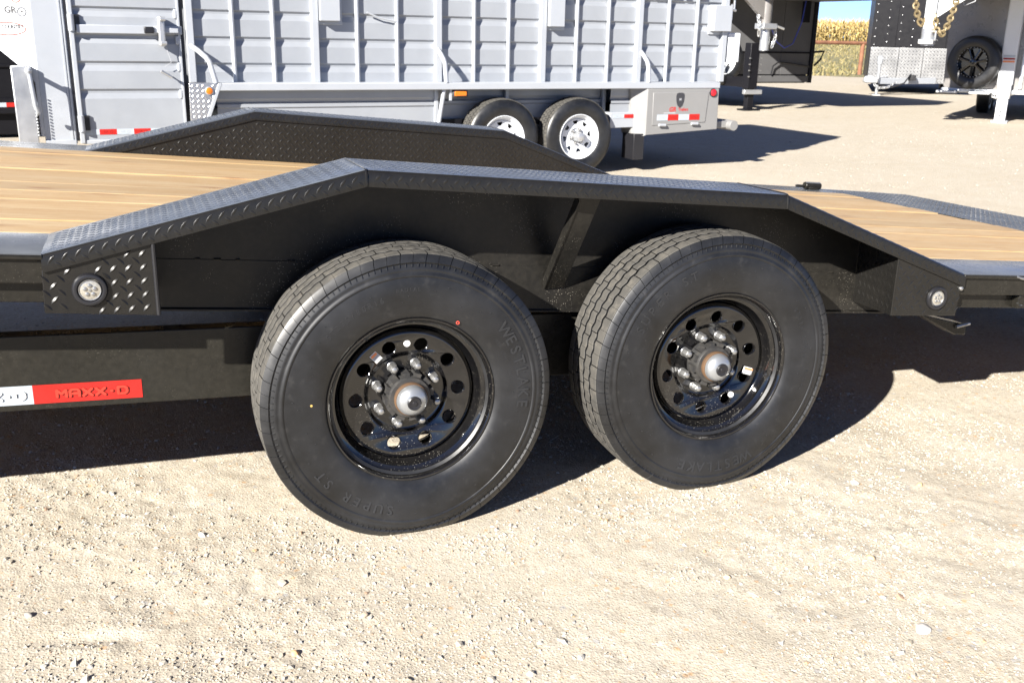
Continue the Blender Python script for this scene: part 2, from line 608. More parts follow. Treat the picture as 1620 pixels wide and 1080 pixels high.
def lugs(fn, a0, a1, b0, b1, pitch=0.032, L=0.0115, W=0.0034, H=0.0017, keep=None, jitter=0.0):
    """raised tread-plate lugs over a surface fn(a, b, height)"""
    mb = MB()
    na = int((a1 - a0) / (pitch / 2)); nb = int((b1 - b0) / (pitch / 2))
    for i in range(na + 1):
        for j in range(nb + 1):
            if (i + j) % 2:
                continue
            a = a0 + i * pitch / 2 + pitch * 0.2; b = b0 + j * pitch / 2 + pitch * 0.2
            if a > a1 - L * 0.6 or b > b1 - L * 0.6:
                continue
            if keep and not keep(a, b):
                continue
            t = R(45) if i % 2 else R(-45)
            ct, st = math.cos(t), math.sin(t)
            pts = [(-L, 0, 0), (-0.4 * L, -W, 0), (0.4 * L, -W, 0), (L, 0, 0), (0.4 * L, W, 0), (-0.4 * L, W, 0),
                   (-0.45 * L, 0, H), (0.45 * L, 0, H)]
            vs = [fn(a + p[0] * ct - p[1] * st, b + p[0] * st + p[1] * ct, p[2]) for p in pts]
            mb.add(vs, [(0, 1, 6), (1, 2, 7, 6), (2, 3, 7), (3, 4, 7), (4, 5, 6, 7), (5, 0, 6)])
    return mb


def stuff(o):
    o['kind'] = 'stuff'
    return o


# ------------------------------------------------------------------ ground
def vnoise(x, y, seed):
    xi = np.floor(x).astype(np.int64); yi = np.floor(y).astype(np.int64)
    xf = x - xi; yf = y - yi
    u = xf * xf * (3 - 2 * xf); v = yf * yf * (3 - 2 * yf)

    def h(a, b):
        n = (a * 374761393 + b * 668265263 + seed * 982451653) & 0x7fffffff
        n = ((n ^ (n >> 13)) * 1274126177) & 0x7fffffff
        return ((n ^ (n >> 16)) & 0xffff) / 65535.0
    return (h(xi, yi) * (1 - u) + h(xi + 1, yi) * u) * (1 - v) + (h(xi, yi + 1) * (1 - u) + h(xi + 1, yi + 1) * u) * v


FH = (0.35247, 0.93584)


def far_rise(x, y):
    q = (x - CAM_POS.x) * FH[0] + (y - CAM_POS.y) * FH[1]
    t = np.clip((q - 44) / 30.0, 0, 1)
    return 1.0 * t * t * (3 - 2 * t)


def ground_h(x, y):
    d = np.hypot(x - 0.4, y + 0.2)
    fade = np.clip(1.2 - d / 9.0, 0.0, 1)
    z = 0.012 * (vnoise(x * 1.7 + 9, y * 1.7, 1) - 0.5) + 0.008 * (vnoise(x * 5 + 3, y * 5, 2) - 0.5)
    crust = np.clip((vnoise(x * 1.9 + 4, y * 1.9, 8) - 0.35) * 3, 0.25, 1)
    z += crust * (0.005 * (vnoise(x * 14, y * 14, 3) - 0.5) + 0.004 * (vnoise(x * 34, y * 34, 4) - 0.5))
    rough = np.clip((vnoise(x * 3.1, y * 3.1, 6) - 0.45) * 4, 0, 1)
    z += rough * 0.005 * (vnoise(x * 60, y * 60, 5) - 0.5)
    # a shallow broken lip in the foreground, where a tyre pressed the crust
    z -= 0.010 * np.clip(1 - np.hypot((x + 0.80) / 0.16, (y + 0.245 + 0.25 * (x + 0.8)) / 0.035), 0, 1)
    w1 = np.exp(-(np.minimum(np.hypot(x, y - 0.12), np.hypot(x - 0.913, y - 0.12)) / 0.22) ** 2)
    return z * fade * (1 - 0.8 * w1) - 0.006 * w1 * 0 + far_rise(x, y)


def axis_vals(lo, hi, step, far_lo, far_hi, growth=1.13):
    mid = list(np.arange(lo, hi, step))
    a = []; p = lo; s = step
    while p > far_lo:
        s *= growth; p -= s; a.append(p)
    b = []; p = mid[-1]; s = step
    while p < far_hi:
        s *= growth; p += s; b.append(p)
    return np.array(a[::-1] + mid + b)


gx = axis_vals(-1.6, 3.0, 0.0125, -400, 700)
gy = axis_vals(-1.25, 1.0, 0.0125, -60, 900)
GX, GY = np.meshgrid(gx, gy)
GZ = ground_h(GX, GY)
nx, ny = len(gx), len(gy)
co = np.stack([GX, GY, GZ], -1).reshape(-1, 3)
idx = np.arange(nx * ny).reshape(ny, nx)
quads = np.stack([idx[:-1, :-1], idx[:-1, 1:], idx[1:, 1:], idx[1:, :-1]], -1).reshape(-1, 4)


def np_mesh(name, co, faces, mat, tint=None, smooth=False):
    me = bpy.data.meshes.new(name)
    k = faces.shape[1]
    me.vertices.add(len(co)); me.vertices.foreach_set('co', co.astype(np.float32).ravel())
    me.loops.add(faces.size); me.loops.foreach_set('vertex_index', faces.astype(np.int32).ravel())
    me.polygons.add(len(faces))
    me.polygons.foreach_set('loop_start', np.arange(0, faces.size, k, dtype=np.int32))
    me.polygons.foreach_set('loop_total', np.full(len(faces), k, dtype=np.int32))
    me.polygons.foreach_set('use_smooth', np.full(len(faces), smooth))
    me.update(calc_edges=True)
    if tint is not None:
        at = me.color_attributes.new('tint', 'FLOAT_COLOR', 'POINT')
        at.data.foreach_set('color', np.concatenate([tint, np.ones((len(tint), 1))], 1).astype(np.float32).ravel())
    me.materials.append(mat)
    return me


g = obj('ground', np_mesh('ground', co, quads, M['ground'], smooth=True))
g['kind'] = 'structure'

# gravel stones: real geometry, many sizes
PHI = (1 + 5 ** 0.5) / 2
ico_v = np.array([(-1, PHI, 0), (1, PHI, 0), (-1, -PHI, 0), (1, -PHI, 0), (0, -1, PHI), (0, 1, PHI), (0, -1, -PHI), (0, 1, -PHI),
                  (PHI, 0, -1), (PHI, 0, 1), (-PHI, 0, -1), (-PHI, 0, 1)], float)
ico_v /= np.linalg.norm(ico_v[0])
ico_f = np.array([(0, 11, 5), (0, 5, 1), (0, 1, 7), (0, 7, 10), (0, 10, 11), (1, 5, 9), (5, 11, 4), (11, 10, 2), (10, 7, 6), (7, 1, 8),
                  (3, 9, 4), (3, 4, 2), (3, 2, 6), (3, 6, 8), (3, 8, 9), (4, 9, 5), (2, 4, 11), (6, 2, 10), (8, 6, 7), (9, 8, 1)])
oct_v = np.array([(1, 0, 0), (-1, 0, 0), (0, 1, 0), (0, -1, 0), (0, 0, 1), (0, 0, -1)], float)
oct_f = np.array([(0, 2, 4), (2, 1, 4), (1, 3, 4), (3, 0, 4), (2, 0, 5), (1, 2, 5), (3, 1, 5), (0, 3, 5)])


def stone_field(n, base_v, base_f, sizes, xr, yr, power=1.0):
    xs = []; ys = []
    while sum(map(len, xs)) < n:
        x = rng.uniform(*xr, n); y = rng.uniform(*yr, n)
        d = np.hypot(x - CAM_POS.x, y - CAM_POS.y)
        clump = vnoise(x * 2.3, y * 2.3, 11) * vnoise(x * 7, y * 7, 12)
        keep = rng.uniform(0, 1, n) < np.clip((1.3 / np.maximum(d, 1.0)) ** power, 0, 1) * np.clip(clump * 3.6 - 0.35, 0.05, 1)
        xs.append(x[keep]); ys.append(y[keep])
    x = np.concatenate(xs)[:n]; y = np.concatenate(ys)[:n]
    s = sizes(n)
    nv = len(base_v)
    v = base_v[None] * (1 + rng.uniform(-0.28, 0.28, (n, nv, 1)))
    sc = np.stack([rng.uniform(0.8, 1.35, n), rng.uniform(0.65, 1.1, n), rng.uniform(0.45, 0.8, n)], -1)
    v = v * sc[:, None, :] * s[:, None, None]
    a = rng.uniform(0, 2 * PI, n); c_, s_ = np.cos(a), np.sin(a)
    t = rng.uniform(-0.5, 0.5, n); ct, st = np.cos(t), np.sin(t)
    vx, vy, vz = v[..., 0], v[..., 1], v[..., 2]
    vx, vz = vx * ct[:, None] - vz * st[:, None], vx * st[:, None] + vz * ct[:, None]
    vx, vy = vx * c_[:, None] - vy * s_[:, None], vx * s_[:, None] + vy * c_[:, None]
    z0 = ground_h(x, y) + s * 0.04
    out = np.stack([vx + x[:, None], vy + y[:, None], vz + z0[:, None]], -1).reshape(-1, 3)
    f = (base_f[None] + (np.arange(n) * nv)[:, None, None]).reshape(-1, 3)
    pal = np.array([(0.376, 0.346, 0.294), (0.335, 0.299, 0.243), (0.410, 0.391, 0.351), (0.303, 0.267, 0.211), (0.239, 0.236, 0.229), (0.359, 0.241, 0.136), (0.285, 0.187, 0.128), (0.476, 0.463, 0.430)])
    pi = rng.choice(len(pal), n, p=[0.34, 0.26, 0.17, 0.09, 0.035, 0.035, 0.015, 0.055])
    tint = pal[pi] * rng.uniform(0.78, 1.0, (n, 1))
    return out, f, np.repeat(tint, nv, 0)


o1 = stone_field(95000, oct_v, oct_f, lambda n: np.clip(rng.lognormal(math.log(0.0029), 0.38, n), 0.0012, 0.0075), (-2.4, 4.2), (-1.7, 2.2), 1.2)
o2 = stone_field(7000, ico_v, ico_f, lambda n: np.clip(rng.lognormal(math.log(0.0046), 0.38, n), 0.003, 0.013), (-2.6, 5.5), (-1.7, 4.5), 1.0)
o3 = stone_field(9000, oct_v, oct_f, lambda n: np.clip(rng.lognormal(math.log(0.005), 0.4, n), 0.003, 0.014), (0, 16), (2.6, 14), 0.8)
o4 = stone_field(260, oct_v, oct_f, lambda n: np.clip(rng.lognormal(math.log(0.0038), 0.4, n), 0.0018, 0.009), (-0.26, 0.26), (-0.10, 0.01), 0.0)
o5 = stone_field(260, oct_v, oct_f, lambda n: np.clip(rng.lognormal(math.log(0.0038), 0.4, n), 0.0018, 0.009), (0.65, 1.17), (-0.10, 0.01), 0.0)
off = 0; cs = []; fs_ = []; ts = []
for c_, f_, t_ in (o1, o2, o3, o4, o5):
    cs.append(c_); fs_.append(f_ + off); ts.append(t_); off += len(c_)
gv = obj('gravel', np_mesh('gravel', np.concatenate(cs), np.concatenate(fs_), M['stone'], np.concatenate(ts), smooth=False))
stuff(gv)
gv['label'] = 'loose pale limestone gravel scattered over the yard'


def pebble(x, y, s, col, label, flat=0.6):
    bm = bmesh.new()
    bmesh.ops.create_icosphere(bm, subdivisions=3, radius=1)
    r2 = random.Random(int((x + 9) * 1000))
    ax = [Vector((r2.uniform(-1, 1), r2.uniform(-1, 1), r2.uniform(-1, 1))).normalized() for _ in range(7)]
    lim = [r2.uniform(0.62, 0.9) for _ in range(7)]
    for v in bm.verts:
        for a, l in zip(ax, lim):
            d = v.co.dot(a)
            if d > l:
                v.co -= a * (d - l) * 0.85
        v.co = Vector((v.co.x * s, v.co.y * s * 0.75, v.co.z * s * flat))
    for f in bm.faces:
        f.smooth = True
    me = bpy.data.meshes.new('pebble'); bm.to_mesh(me); bm.free()
    at = me.color_attributes.new('tint', 'FLOAT_COLOR', 'POINT')
    for d in at.data:
        d.color = (*col, 1)
    me.materials.append(M['stone'])
    o = obj('pebble', me)
    o.location = (x, y, float(ground_h(np.array([x]), np.array([y]))[0]) + s * flat * 0.22)
    o.rotation_euler = (0, 0, r2.uniform(0, 6))
    o['label'] = label; o['category'] = 'stone'; o['group'] = 'larger stones lying on the gravel'
    return o


# ================================================================== equipment trailer (near)
def zd(x, y):
    return 0.813 - 0.08 * (x + 0.83) - 0.017 * y


def deck(x, y, h):
    return (x, y, zd(x, y) + h)


def zf(x):
    return 0.360 - 0.037 * (x + 1.0)


YI = 0.26          # inner face of near fender
YF = 2.35          # inner face of far fender
YM = (YI + YF) / 2
XA, XB, XC, XD = -0.83, -0.11, 1.085, 1.775
HB, HC = 0.222, 0.217


def fh(x):
    if x <= XA: return 0.0
    if x < XB: return HB * (x - XA) / (XB - XA)
    if x < XC: return HB + (HC - HB) * (x - XB) / (XC - XB)
    if x < XD: return HC * (XD - x) / (XD - XC)
    return 0.0


T = thing('equipment_trailer', 'black equipment trailer with wooden plank deck, tread plate fenders and two big black wheels', 'trailer', (0, 0, 0))
XL, XR = -4.2, 3.16


def mir(far):
    return (lambda y: 2 * YM - y) if far else (lambda y: y)


# ---- deck side rails
def rail_piece(far, x0, x1, parent):
    my = mir(far)
    prof = [(YI + 0.011, 0.0), (0.006, 0.0), (0.0, -0.003), (0.0, -0.013), (0.012, -0.015), (0.012, -0.068), (0.045, -0.070), (0.045, -0.118),
            (0.052, -0.118), (0.052, -0.016), (YI + 0.011, -0.012)]
    mb = MB().sweep([[deck(x, my(y), h) for (y, h) in prof] for x in (x0, x1)])
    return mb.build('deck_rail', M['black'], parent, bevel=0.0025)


for far in (False, True):
    rail_piece(far, XL, XA + 0.004, T)
    rail_piece(far, XD - 0.004, XR, T)

# ---- planks: each its own object
NP = 11
PY0, PY1 = YI + 0.014, YF - 0.014
pw = (PY1 - PY0) / NP
for k in range(NP):
    y0 = PY0 + k * pw
    rr = random.Random(100 + k)
    g0 = 0.0011 + rr.uniform(0, 0.0010)
    prof = [(y0 + g0, -0.002), (y0 + g0 + 0.002, 0.0), (y0 + pw * 0.5, 0.0008), (y0 + pw - g0 - 0.002, 0.0), (y0 + pw - g0, -0.002), (y0 + pw - g0, -0.038), (y0 + g0, -0.038)]
    tilt = rr.uniform(-0.008, 0.008); lift = rr.uniform(-0.0022, 0.0016)
    secs = []
    for x in np.linspace(XL, XR - 0.01, 15):
        wob = 0.0010 * math.sin(x * 1.9 + k * 2.1)
        secs.append([deck(x, y + 0.3 * wob, h + lift + wob + (y - y0 - pw / 2) * tilt) for (y, h) in prof])
    MB().sweep(secs).build('plank', M['wood'], T)

# ---- fenders
FX = [XA, XA + 0.012, -0.47, XB - 0.012, XB, XB + 0.012, 0.2, 0.5, 0.8, XC - 0.012, XC, XC + 0.012, 1.43, XD]


def fender(far):
    my = mir(far)
    prof = [(YI + 0.020, -0.040), (YI + 0.020, -0.012), (YI + 0.017, -0.004), (YI + 0.009, 0.0), (0.014, 0.0), (0.007, -0.0015), (0.002, -0.006), (0.0, -0.013), (0.0, -0.041),
            (0.005, -0.041), (0.005, -0.013), (0.009, -0.008), (0.016, -0.006), (YI + 0.010, -0.006), (YI + 0.0145, -0.012), (YI + 0.0145, -0.040)]
    secs = [[deck(x, my(y), fh(x) + h) for (y, h) in prof] for x in FX]
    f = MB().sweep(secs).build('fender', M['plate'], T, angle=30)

    def keep_x(a, b):
        return min(abs(a - q) for q in (XA, XB, XC, XD)) > 0.014
    top = lugs(lambda a, b, h: deck(a, my(b), fh(a) + h), XA, XD, 0.016, YI - 0.002, keep=keep_x, L=0.0118, W=0.0040, H=0.0014)
    lip = lugs(lambda a, b, h: deck(a, my(-h), fh(a) + b), XA, XD, -0.0370, -0.002, keep=lambda a, b: keep_x(a, b) and -0.034 < b < -0.014, pitch=0.028, L=0.0110, W=0.0032, H=0.0016)
    top.add(lip.v, lip.f)
    if far:
        l2 = lugs(lambda a, b, h: deck(a, my(YI + 0.020 + h), fh(a) + b), XA, XD, -0.0370, -0.002, keep=lambda a, b: keep_x(a, b) and -0.034 < b < -0.014, pitch=0.028, L=0.0110, W=0.0036, H=0.0012)
        top.add(l2.v, l2.f)
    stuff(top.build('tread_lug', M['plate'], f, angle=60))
    # weld seams where the plate is bent
    for xb in (XB, XC):
        pth = [deck(xb, my(y), fh(xb) + h) for (y, h) in [(YI, 0.0), (0.02, 0.001), (0.006, -0.001), (0.0, -0.012), (-0.0005, -0.04)]]
        MB().tube(pth, [0.0022, 0.0024, 0.003, 0.0035, 0.0028], 6).build('weld_seam', M['plate'], f)
    # skirt: upper sheet and lower channel
    ys = YI + 0.004
    up = MB()
    for i in range(len(FX) - 1):
        xa, xb = FX[i], FX[i + 1]
        up.add([deck(xa, my(ys), fh(xa) - 0.007), deck(xb, my(ys), fh(xb) - 0.007), deck(xb, my(ys), -0.058), deck(xa, my(ys), -0.058),
                deck(xa, my(ys + 0.006), fh(xa) - 0.007), deck(xb, my(ys + 0.006), fh(xb) - 0.007), deck(xb, my(ys + 0.006), -0.058), deck(xa, my(ys + 0.006), -0.058)],
               [(0, 1, 2, 3), (4, 5, 6, 7)] + ([(0, 3, 7, 4)] if i == 0 else []) + ([(1, 2, 6, 5)] if i == len(FX) - 2 else []) + [(0, 1, 5, 4), (3, 2, 6, 7)])
    bmesh_merge = up
    sk = bmesh_merge.build('skirt_panel', M['panel'], T)
    ch = MB().sweep([[deck(x, my(y), h) for (y, h) in [(ys - 0.002, -0.054), (ys - 0.002, -0.182), (ys - 0.009, -0.184), (ys - 0.009, -0.190), (ys + 0.05, -0.190), (ys + 0.05, -0.184), (ys + 0.005, -0.184), (ys + 0.005, -0.054)]]
                     for x in (XA - 0.02, XD + 0.02)])
    ch.build('deck_channel', M['panel'], T, bevel=0.0015)
    if far:
        lg = lugs(lambda a, b, h: deck(a, my(YI + 0.0135 + h), b), XA + 0.06, XD - 0.05, 0.004, 0.19, keep=lambda a, b: b < fh(a) - 0.055, pitch=0.034, L=0.0135, W=0.0038, H=0.0021)
        inner = MB()
        for i in range(len(FX) - 1):
            xa, xb = FX[i], FX[i + 1]
            inner.add([deck(xa, my(YI + 0.0135), min(0.001, fh(xa)) - 0.02), deck(xb, my(YI + 0.0135), min(0.001, fh(xb)) - 0.02), deck(xb, my(YI + 0.0135), fh(xb) - 0.012), deck(xa, my(YI + 0.0135), fh(xa) - 0.012)], [(0, 1, 2, 3)])
        ip = inner.build('fender_side', M['plate'], T)
        stuff(lg.build('tread_lug', M['plate'], ip, angle=60))


fender(False)
fender(True)

# ---- front mud box with light
yb = 0.0075
fp = MB().prism([(x, zd(x, 0) + h) for (x, h) in [(-0.832, -0.038), (-0.600, fh(-0.6) - 0.036), (-0.600, -0.138), (-0.836, -0.134)]], yb, yb + 0.005, 1)
box1 = fp.build('light_box', M['plate'], T, bevel=0.0015)
LX, LZ = -0.739, 0.727
stuff(lugs(lambda a, b, h: (a, yb - h, b), -0.834, -0.603, zd(-0.6, 0) - 0.140, 0.86,
           keep=lambda a, b: b > zd(a, 0) - 0.128 and b < zd(a, 0) + fh(a) - 0.050 and math.hypot(a - LX, b - LZ) > 0.046, pitch=0.0315, L=0.0125, W=0.0042, H=0.0022)
      .build('tread_lug', M['plate'], box1, angle=20))
MB().box(-0.604, -0.598, yb + 0.004, YI + 0.002, zd(-0.6, 0) - 0.138, zd(-0.6, 0) + fh(-0.6) - 0.008).build('side_plate', M['plate'], box1)
MB().tube([(-0.599, yb - 0.002, zd(-0.6, 0) - 0.136), (-0.599, yb - 0.002, zd(-0.6, 0) + fh(-0.6) - 0.04)], 0.005, 8).build('edge_trim', M['rubber_trim'], box1)


def marker_lamp(x, z, y, r, tilt):
    L = sub('marker_light', T, (x, y, z), (0, 0, tilt))
    MB().lathe([(0.004, r + 0.0035), (-0.003, r + 0.004), (-0.008, r + 0.001), (-0.0095, r - 0.003), (-0.0085, r - 0.007), (-0.003, r - 0.009)], 40).build('grommet', M['rubber_trim'], L)
    MB().lathe([(-0.003, r - 0.0088), (-0.005, r - 0.010), (-0.0062, r - 0.013), (-0.0072, 0.010), (-0.0075, 0.0005)], 40).build('lens', M['lens'], L)
    st = MB()
    for k in range(5):
        a = 2 * PI * k / 5 + 0.3
        st.lathe([(-0.0068, 0.0050), (-0.0092, 0.0042), (-0.0100, 0.002), (-0.0101, 0.0002)], 10, 1, (0.0105 * math.cos(a), 0, 0.0105 * math.sin(a)))
    st.lathe([(-0.0068, 0.0040), (-0.0090, 0.0030), (-0.0094, 0.0002)], 10)
    st.build('led', M['chrome'], L)
    MB().lathe([(-0.0052, r - 0.0098), (-0.0078, r - 0.0108), (-0.0074, r - 0.0122), (-0.005, r - 0.0126)], 40).build('bezel', M['chrome'], L)


marker_lamp(LX, LZ, yb, 0.034, 0)

# ---- rear light box with angled side
bx0, bx1 = 1.512, 1.770
rb = MB().prism([(x, zd(x, 0) + h) for (x, h) in [(bx0, fh(bx0) - 0.036), (bx1, fh(bx1) - 0.036), (bx1 - 0.008, -0.136), (bx0, -0.136)]], yb, yb + 0.005, 1)
box2 = rb.build('light_box', M['plate'], T, bevel=0.002)
L2X, L2Z = 1.676, 0.534
stuff(lugs(lambda a, b, h: (a, yb - h, b), bx0 + 0.004, bx1, zd(bx1, 0) - 0.135, 0.72,
           keep=lambda a, b: b > zd(a, 0) - 0.126 and b < zd(a, 0) + fh(a) - 0.05 and math.hypot(a - L2X, b - L2Z) > 0.046, H=0.0009, W=0.003)
      .build('tread_lug', M['plate'], box2, angle=20))
sx = [(bx0, yb + 0.005), (bx0 + 0.06, YI + 0.003)]
side = MB().add([(sx[0][0], sx[0][1], zd(*sx[0]) - 0.136), (sx[1][0], sx[1][1], zd(*sx[1]) - 0.150), (sx[1][0], sx[1][1], zd(*sx[1]) + fh(sx[1][0]) - 0.008), (sx[0][0], sx[0][1], zd(*sx[0]) + fh(sx[0][0]) - 0.008)], [(0, 1, 2, 3)])
side_o = side.build('side_plate', M['plate'], box2)


def side_map(a, b, h):
    t = a
    x = sx[0][0] + (sx[1][0] - sx[0][0]) * t / 0.26; y = sx[0][1] + (sx[1][1] - sx[0][1]) * t / 0.26
    return (x - h * 0.97, y - h * -0.2, zd(x, y) + b)


slug = lugs(side_map, 0.008, 0.25, -0.135, fh(bx0 + 0.03) - 0.02, H=0.0015)
box2_l = slug.build('side_lug', M['plate'], box2, angle=20); stuff(box2_l)
MB().tube([(bx0 - 0.001, yb + 0.002, zd(bx0, 0) - 0.136), (bx0 - 0.001, yb + 0.002, zd(bx0, 0) + fh(bx0) - 0.04)], 0.003, 6).build('weld_seam', M['plate'], box2)
MB().lathe([(0.0, 0.007), (-0.006, 0.0068), (-0.009, 0.004), (-0.010, 0.0005)], 16, 1, (bx1 - 0.004, yb, zd(bx1, 0) - 0.046)).build('bolt', M['chrome'], box2)
marker_lamp(L2X, L2Z, yb, 0.034, 0)

# ---- gusset under the fender between the wheels
gxa, gxb = 0.462, 0.520
zt = zd(0.49, 0.03) + fh(0.49) - 0.007
pth = [(0.028, zt), (0.034, zt - 0.045), (0.256, 0.585)]
fl = MB()
fl.sweep([[(gxa, y, z), (gxb, y, z), (gxb, y + 0.006, z + 0.004), (gxa, y + 0.006, z + 0.004)] for (y, z) in pth])
gs = fl.build('gusset', M['panel'], T, bevel=0.0012)
MB().sweep([[(gxa - 0.004, y - 0.0015, z), (gxa - 0.0005, y - 0.0015, z), (gxa - 0.0005, y + 0.022, z + 0.012), (gxa - 0.004, y + 0.022, z + 0.012)] for (y, z) in pth]).build('gusset_edge', M['panel'], gs)
for (wx, wl_) in ((-0.50, 0.012), (-0.455, 0.018), (-0.40, 0.010), (-0.27, 0.02), (0.30, 0.02), (0.62, 0.025), (1.34, 0.02), (1.46, 0.015)):
    MB().tube([deck(wx, YI + 0.001, -0.0535), deck(wx + wl_, YI + 0.001, -0.0530)], [0.0025, 0.0032], 6).build('weld_bead', M['panel'], T)

# ---- lower frame beams, tapes
def beam(far):
    my = mir(far)
    y0 = 0.285
    prof = [(y0, 0.0), (y0, 0.196), (y0 + 0.05, 0.196), (y0 + 0.05, 0.188), (y0 + 0.008, 0.188), (y0 + 0.008, 0.008), (y0 + 0.07, 0.008), (y0 + 0.07, 0.0)]
    return MB().sweep([[(x, my(y), zf(x) + h) for (y, h) in prof] for x in (XL, 1.42)]).build('frame_beam', M['frame'], T, bevel=0.003)


fb = beam(False)
beam(True)


STROKES = {'M': [[(0, 0), (0, 1), (0.5, 0.45), (1, 1), (1, 0)]], 'A': [[(0, 0), (0, 0.8), (0.2, 1), (0.8, 1), (1, 0.8), (1, 0)], [(0, 0.4), (1, 0.4)]],
           'X': [[(0, 0), (1, 1)], [(0, 1), (1, 0)]], '-': [[(0.35, 0.5), (0.65, 0.5)]], 'D': [[(0, 0), (0, 1), (0.75, 1), (1, 0.75), (1, 0.25), (0.75, 0), (0, 0)]]}


def stroke_word(txt, h, wd):
    """block letters as thick strokes: list of outline polygons (x list, z list), centred"""
    adv = {'-': 0.6}
    wl = h * 0.92
    tot = sum(adv.get(c, 1.0) for c in txt) * (wl + 0.009)
    x = -tot / 2
    out = []
    for c in txt:
        cw = wl * adv.get(c, 1.0)
        for st_ in STROKES[c]:
            pts_ = [(x + a * cw, (b - 0.5) * h * 0.78) for a, b in st_]
            for (ax_, az_), (bx_, bz_) in zip(pts_[:-1], pts_[1:]):
                L = math.hypot(bx_ - ax_, bz_ - az_); ux, uz = (bx_ - ax_) / L, (bz_ - az_) / L
                e = wd * 0.28
                p = [(ax_ - ux * e * 1.2 - uz * wd * 0.25, az_ - uz * e * 1.2 + ux * wd * 0.25), (ax_ - ux * e * 1.2 + uz * wd * 0.25, az_ - uz * e * 1.2 - ux * wd * 0.25),
                     (ax_ + uz * wd / 2, az_ - ux * wd / 2), (bx_ + uz * wd / 2, bz_ - ux * wd / 2),
                     (bx_ + ux * e * 1.2 + uz * wd * 0.25, bz_ + uz * e * 1.2 - ux * wd * 0.25), (bx_ + ux * e * 1.2 - uz * wd * 0.25, bz_ + uz * e * 1.2 + ux * wd * 0.25),
                     (bx_ - uz * wd / 2, bz_ + ux * wd / 2), (ax_ - uz * wd / 2, az_ + ux * wd / 2)]
                jit = 0.0
                out.append(([q[0] for q in p], [q[1] + jit for q in p]))
        x += cw + 0.009
    return out


def tape(x0, x1, mat, txt, tmat, xc):
    y0 = 0.2838
    t = MB().add([(x, y0, zf(x) + h) for (x, h) in [(x0, 0.0165), (x1, 0.0165), (x1, 0.066), (x0, 0.066)]] + [(x, y0 + 0.001, zf(x) + h) for (x, h) in [(x0, 0.0165), (x1, 0.0165), (x1, 0.066), (x0, 0.066)]],
                 [(0, 1, 2, 3), (0, 1, 5, 4), (1, 2, 6, 5), (2, 3, 7, 6), (3, 0, 4, 7)]).build('reflective_tape', mat, fb)
    for (off, mt, dy, wd) in ((0.0, tmat, 0.0024, 0.0068), (0.0009, M['red_dark'] if mat is M['red'] else M['grey_print'], 0.0006, 0.0072)):  # second, darker copy paints the letters' shade for an embossed look
        mb = MB()
        for q_, (px_, pz_) in enumerate(stroke_word(txt, 0.0235, wd)):
            n = len(px_)
            mb.add([(xc + a + off, y0 - dy - 0.00012 * (q_ % 9), zf(xc + a) + 0.041 + b - off) for (a, b) in zip(px_, pz_)], [tuple(range(n))])
        mb.build('lettering', mt, t, smooth=False)


tape(-0.912, -0.655, M['red'], 'MAXX-D', M['red_emboss'], -0.772)
tape(-1.17, -0.9125, M['white_tape'], 'MAXX-D', M['white_print'], -1.012)

# ---- under the deck: crossmembers and axles
for x in np.arange(-3.8, 3.1, 0.46):
    MB().sweep([[deck(x + dx, y, h) for (dx, h) in [(0, -0.052), (0.05, -0.052), (0.05, -0.058), (0.006, -0.058), (0.006, -0.130), (0.05, -0.130), (0.05, -0.136), (0, -0.136)]]
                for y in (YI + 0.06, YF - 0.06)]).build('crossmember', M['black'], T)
AX = 0.9133
CZ = 0.378
for ax in (0.0, AX):
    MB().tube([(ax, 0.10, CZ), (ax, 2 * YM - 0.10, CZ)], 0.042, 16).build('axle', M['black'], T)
    for yy in (0.325, 2 * YM - 0.325):
        pr = MB()
        for q in range(4):
            L = 0.36 - q * 0.07
            pr.sweep([[(ax + s * L, yy - 0.022, CZ + 0.07 - q * 0.011 + 0.05 * (s * L / 0.36) ** 2), (ax + s * L, yy + 0.022, CZ + 0.07 - q * 0.011 + 0.05 * (s * L / 0.36) ** 2),
                        (ax + s * L, yy + 0.022, CZ + 0.080 - q * 0.011 + 0.05 * (s * L / 0.36) ** 2), (ax + s * L, yy - 0.022, CZ + 0.080 - q * 0.011 + 0.05 * (s * L / 0.36) ** 2)] for s in np.linspace(-1, 1, 9)])
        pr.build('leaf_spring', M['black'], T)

# ---- rear knife-edge plate
TX0, TX1 = XR, 3.80


def tail(x, y, h):
    d = (x - TX0) / (TX1 - TX0)
    return (x, y, zd(x, y) + h - 0.004 * d * d)


tp = MB().sweep([[tail(x, y, h) for (y, h) in [(0.02, 0.0), (2 * YM - 0.06, 0.0), (2 * YM - 0.06, -0.012), (0.02, -0.012)]] for x in np.linspace(TX0 + 0.002, TX1, 5)]).build('tail_plate', M['plate'], T)
stuff(lugs(lambda a, b, h: tail(a, b, h), TX0 + 0.01, TX1 - 0.005, 0.03, 2 * YM - 0.08, H=0.0018).build('tread_lug', M['plate'], tp, angle=20))
MB().box(2.9, 3.16, 0.10, 0.16, 0.30, 0.46).build('ramp_hinge', M['black'], T, bevel=0.004)

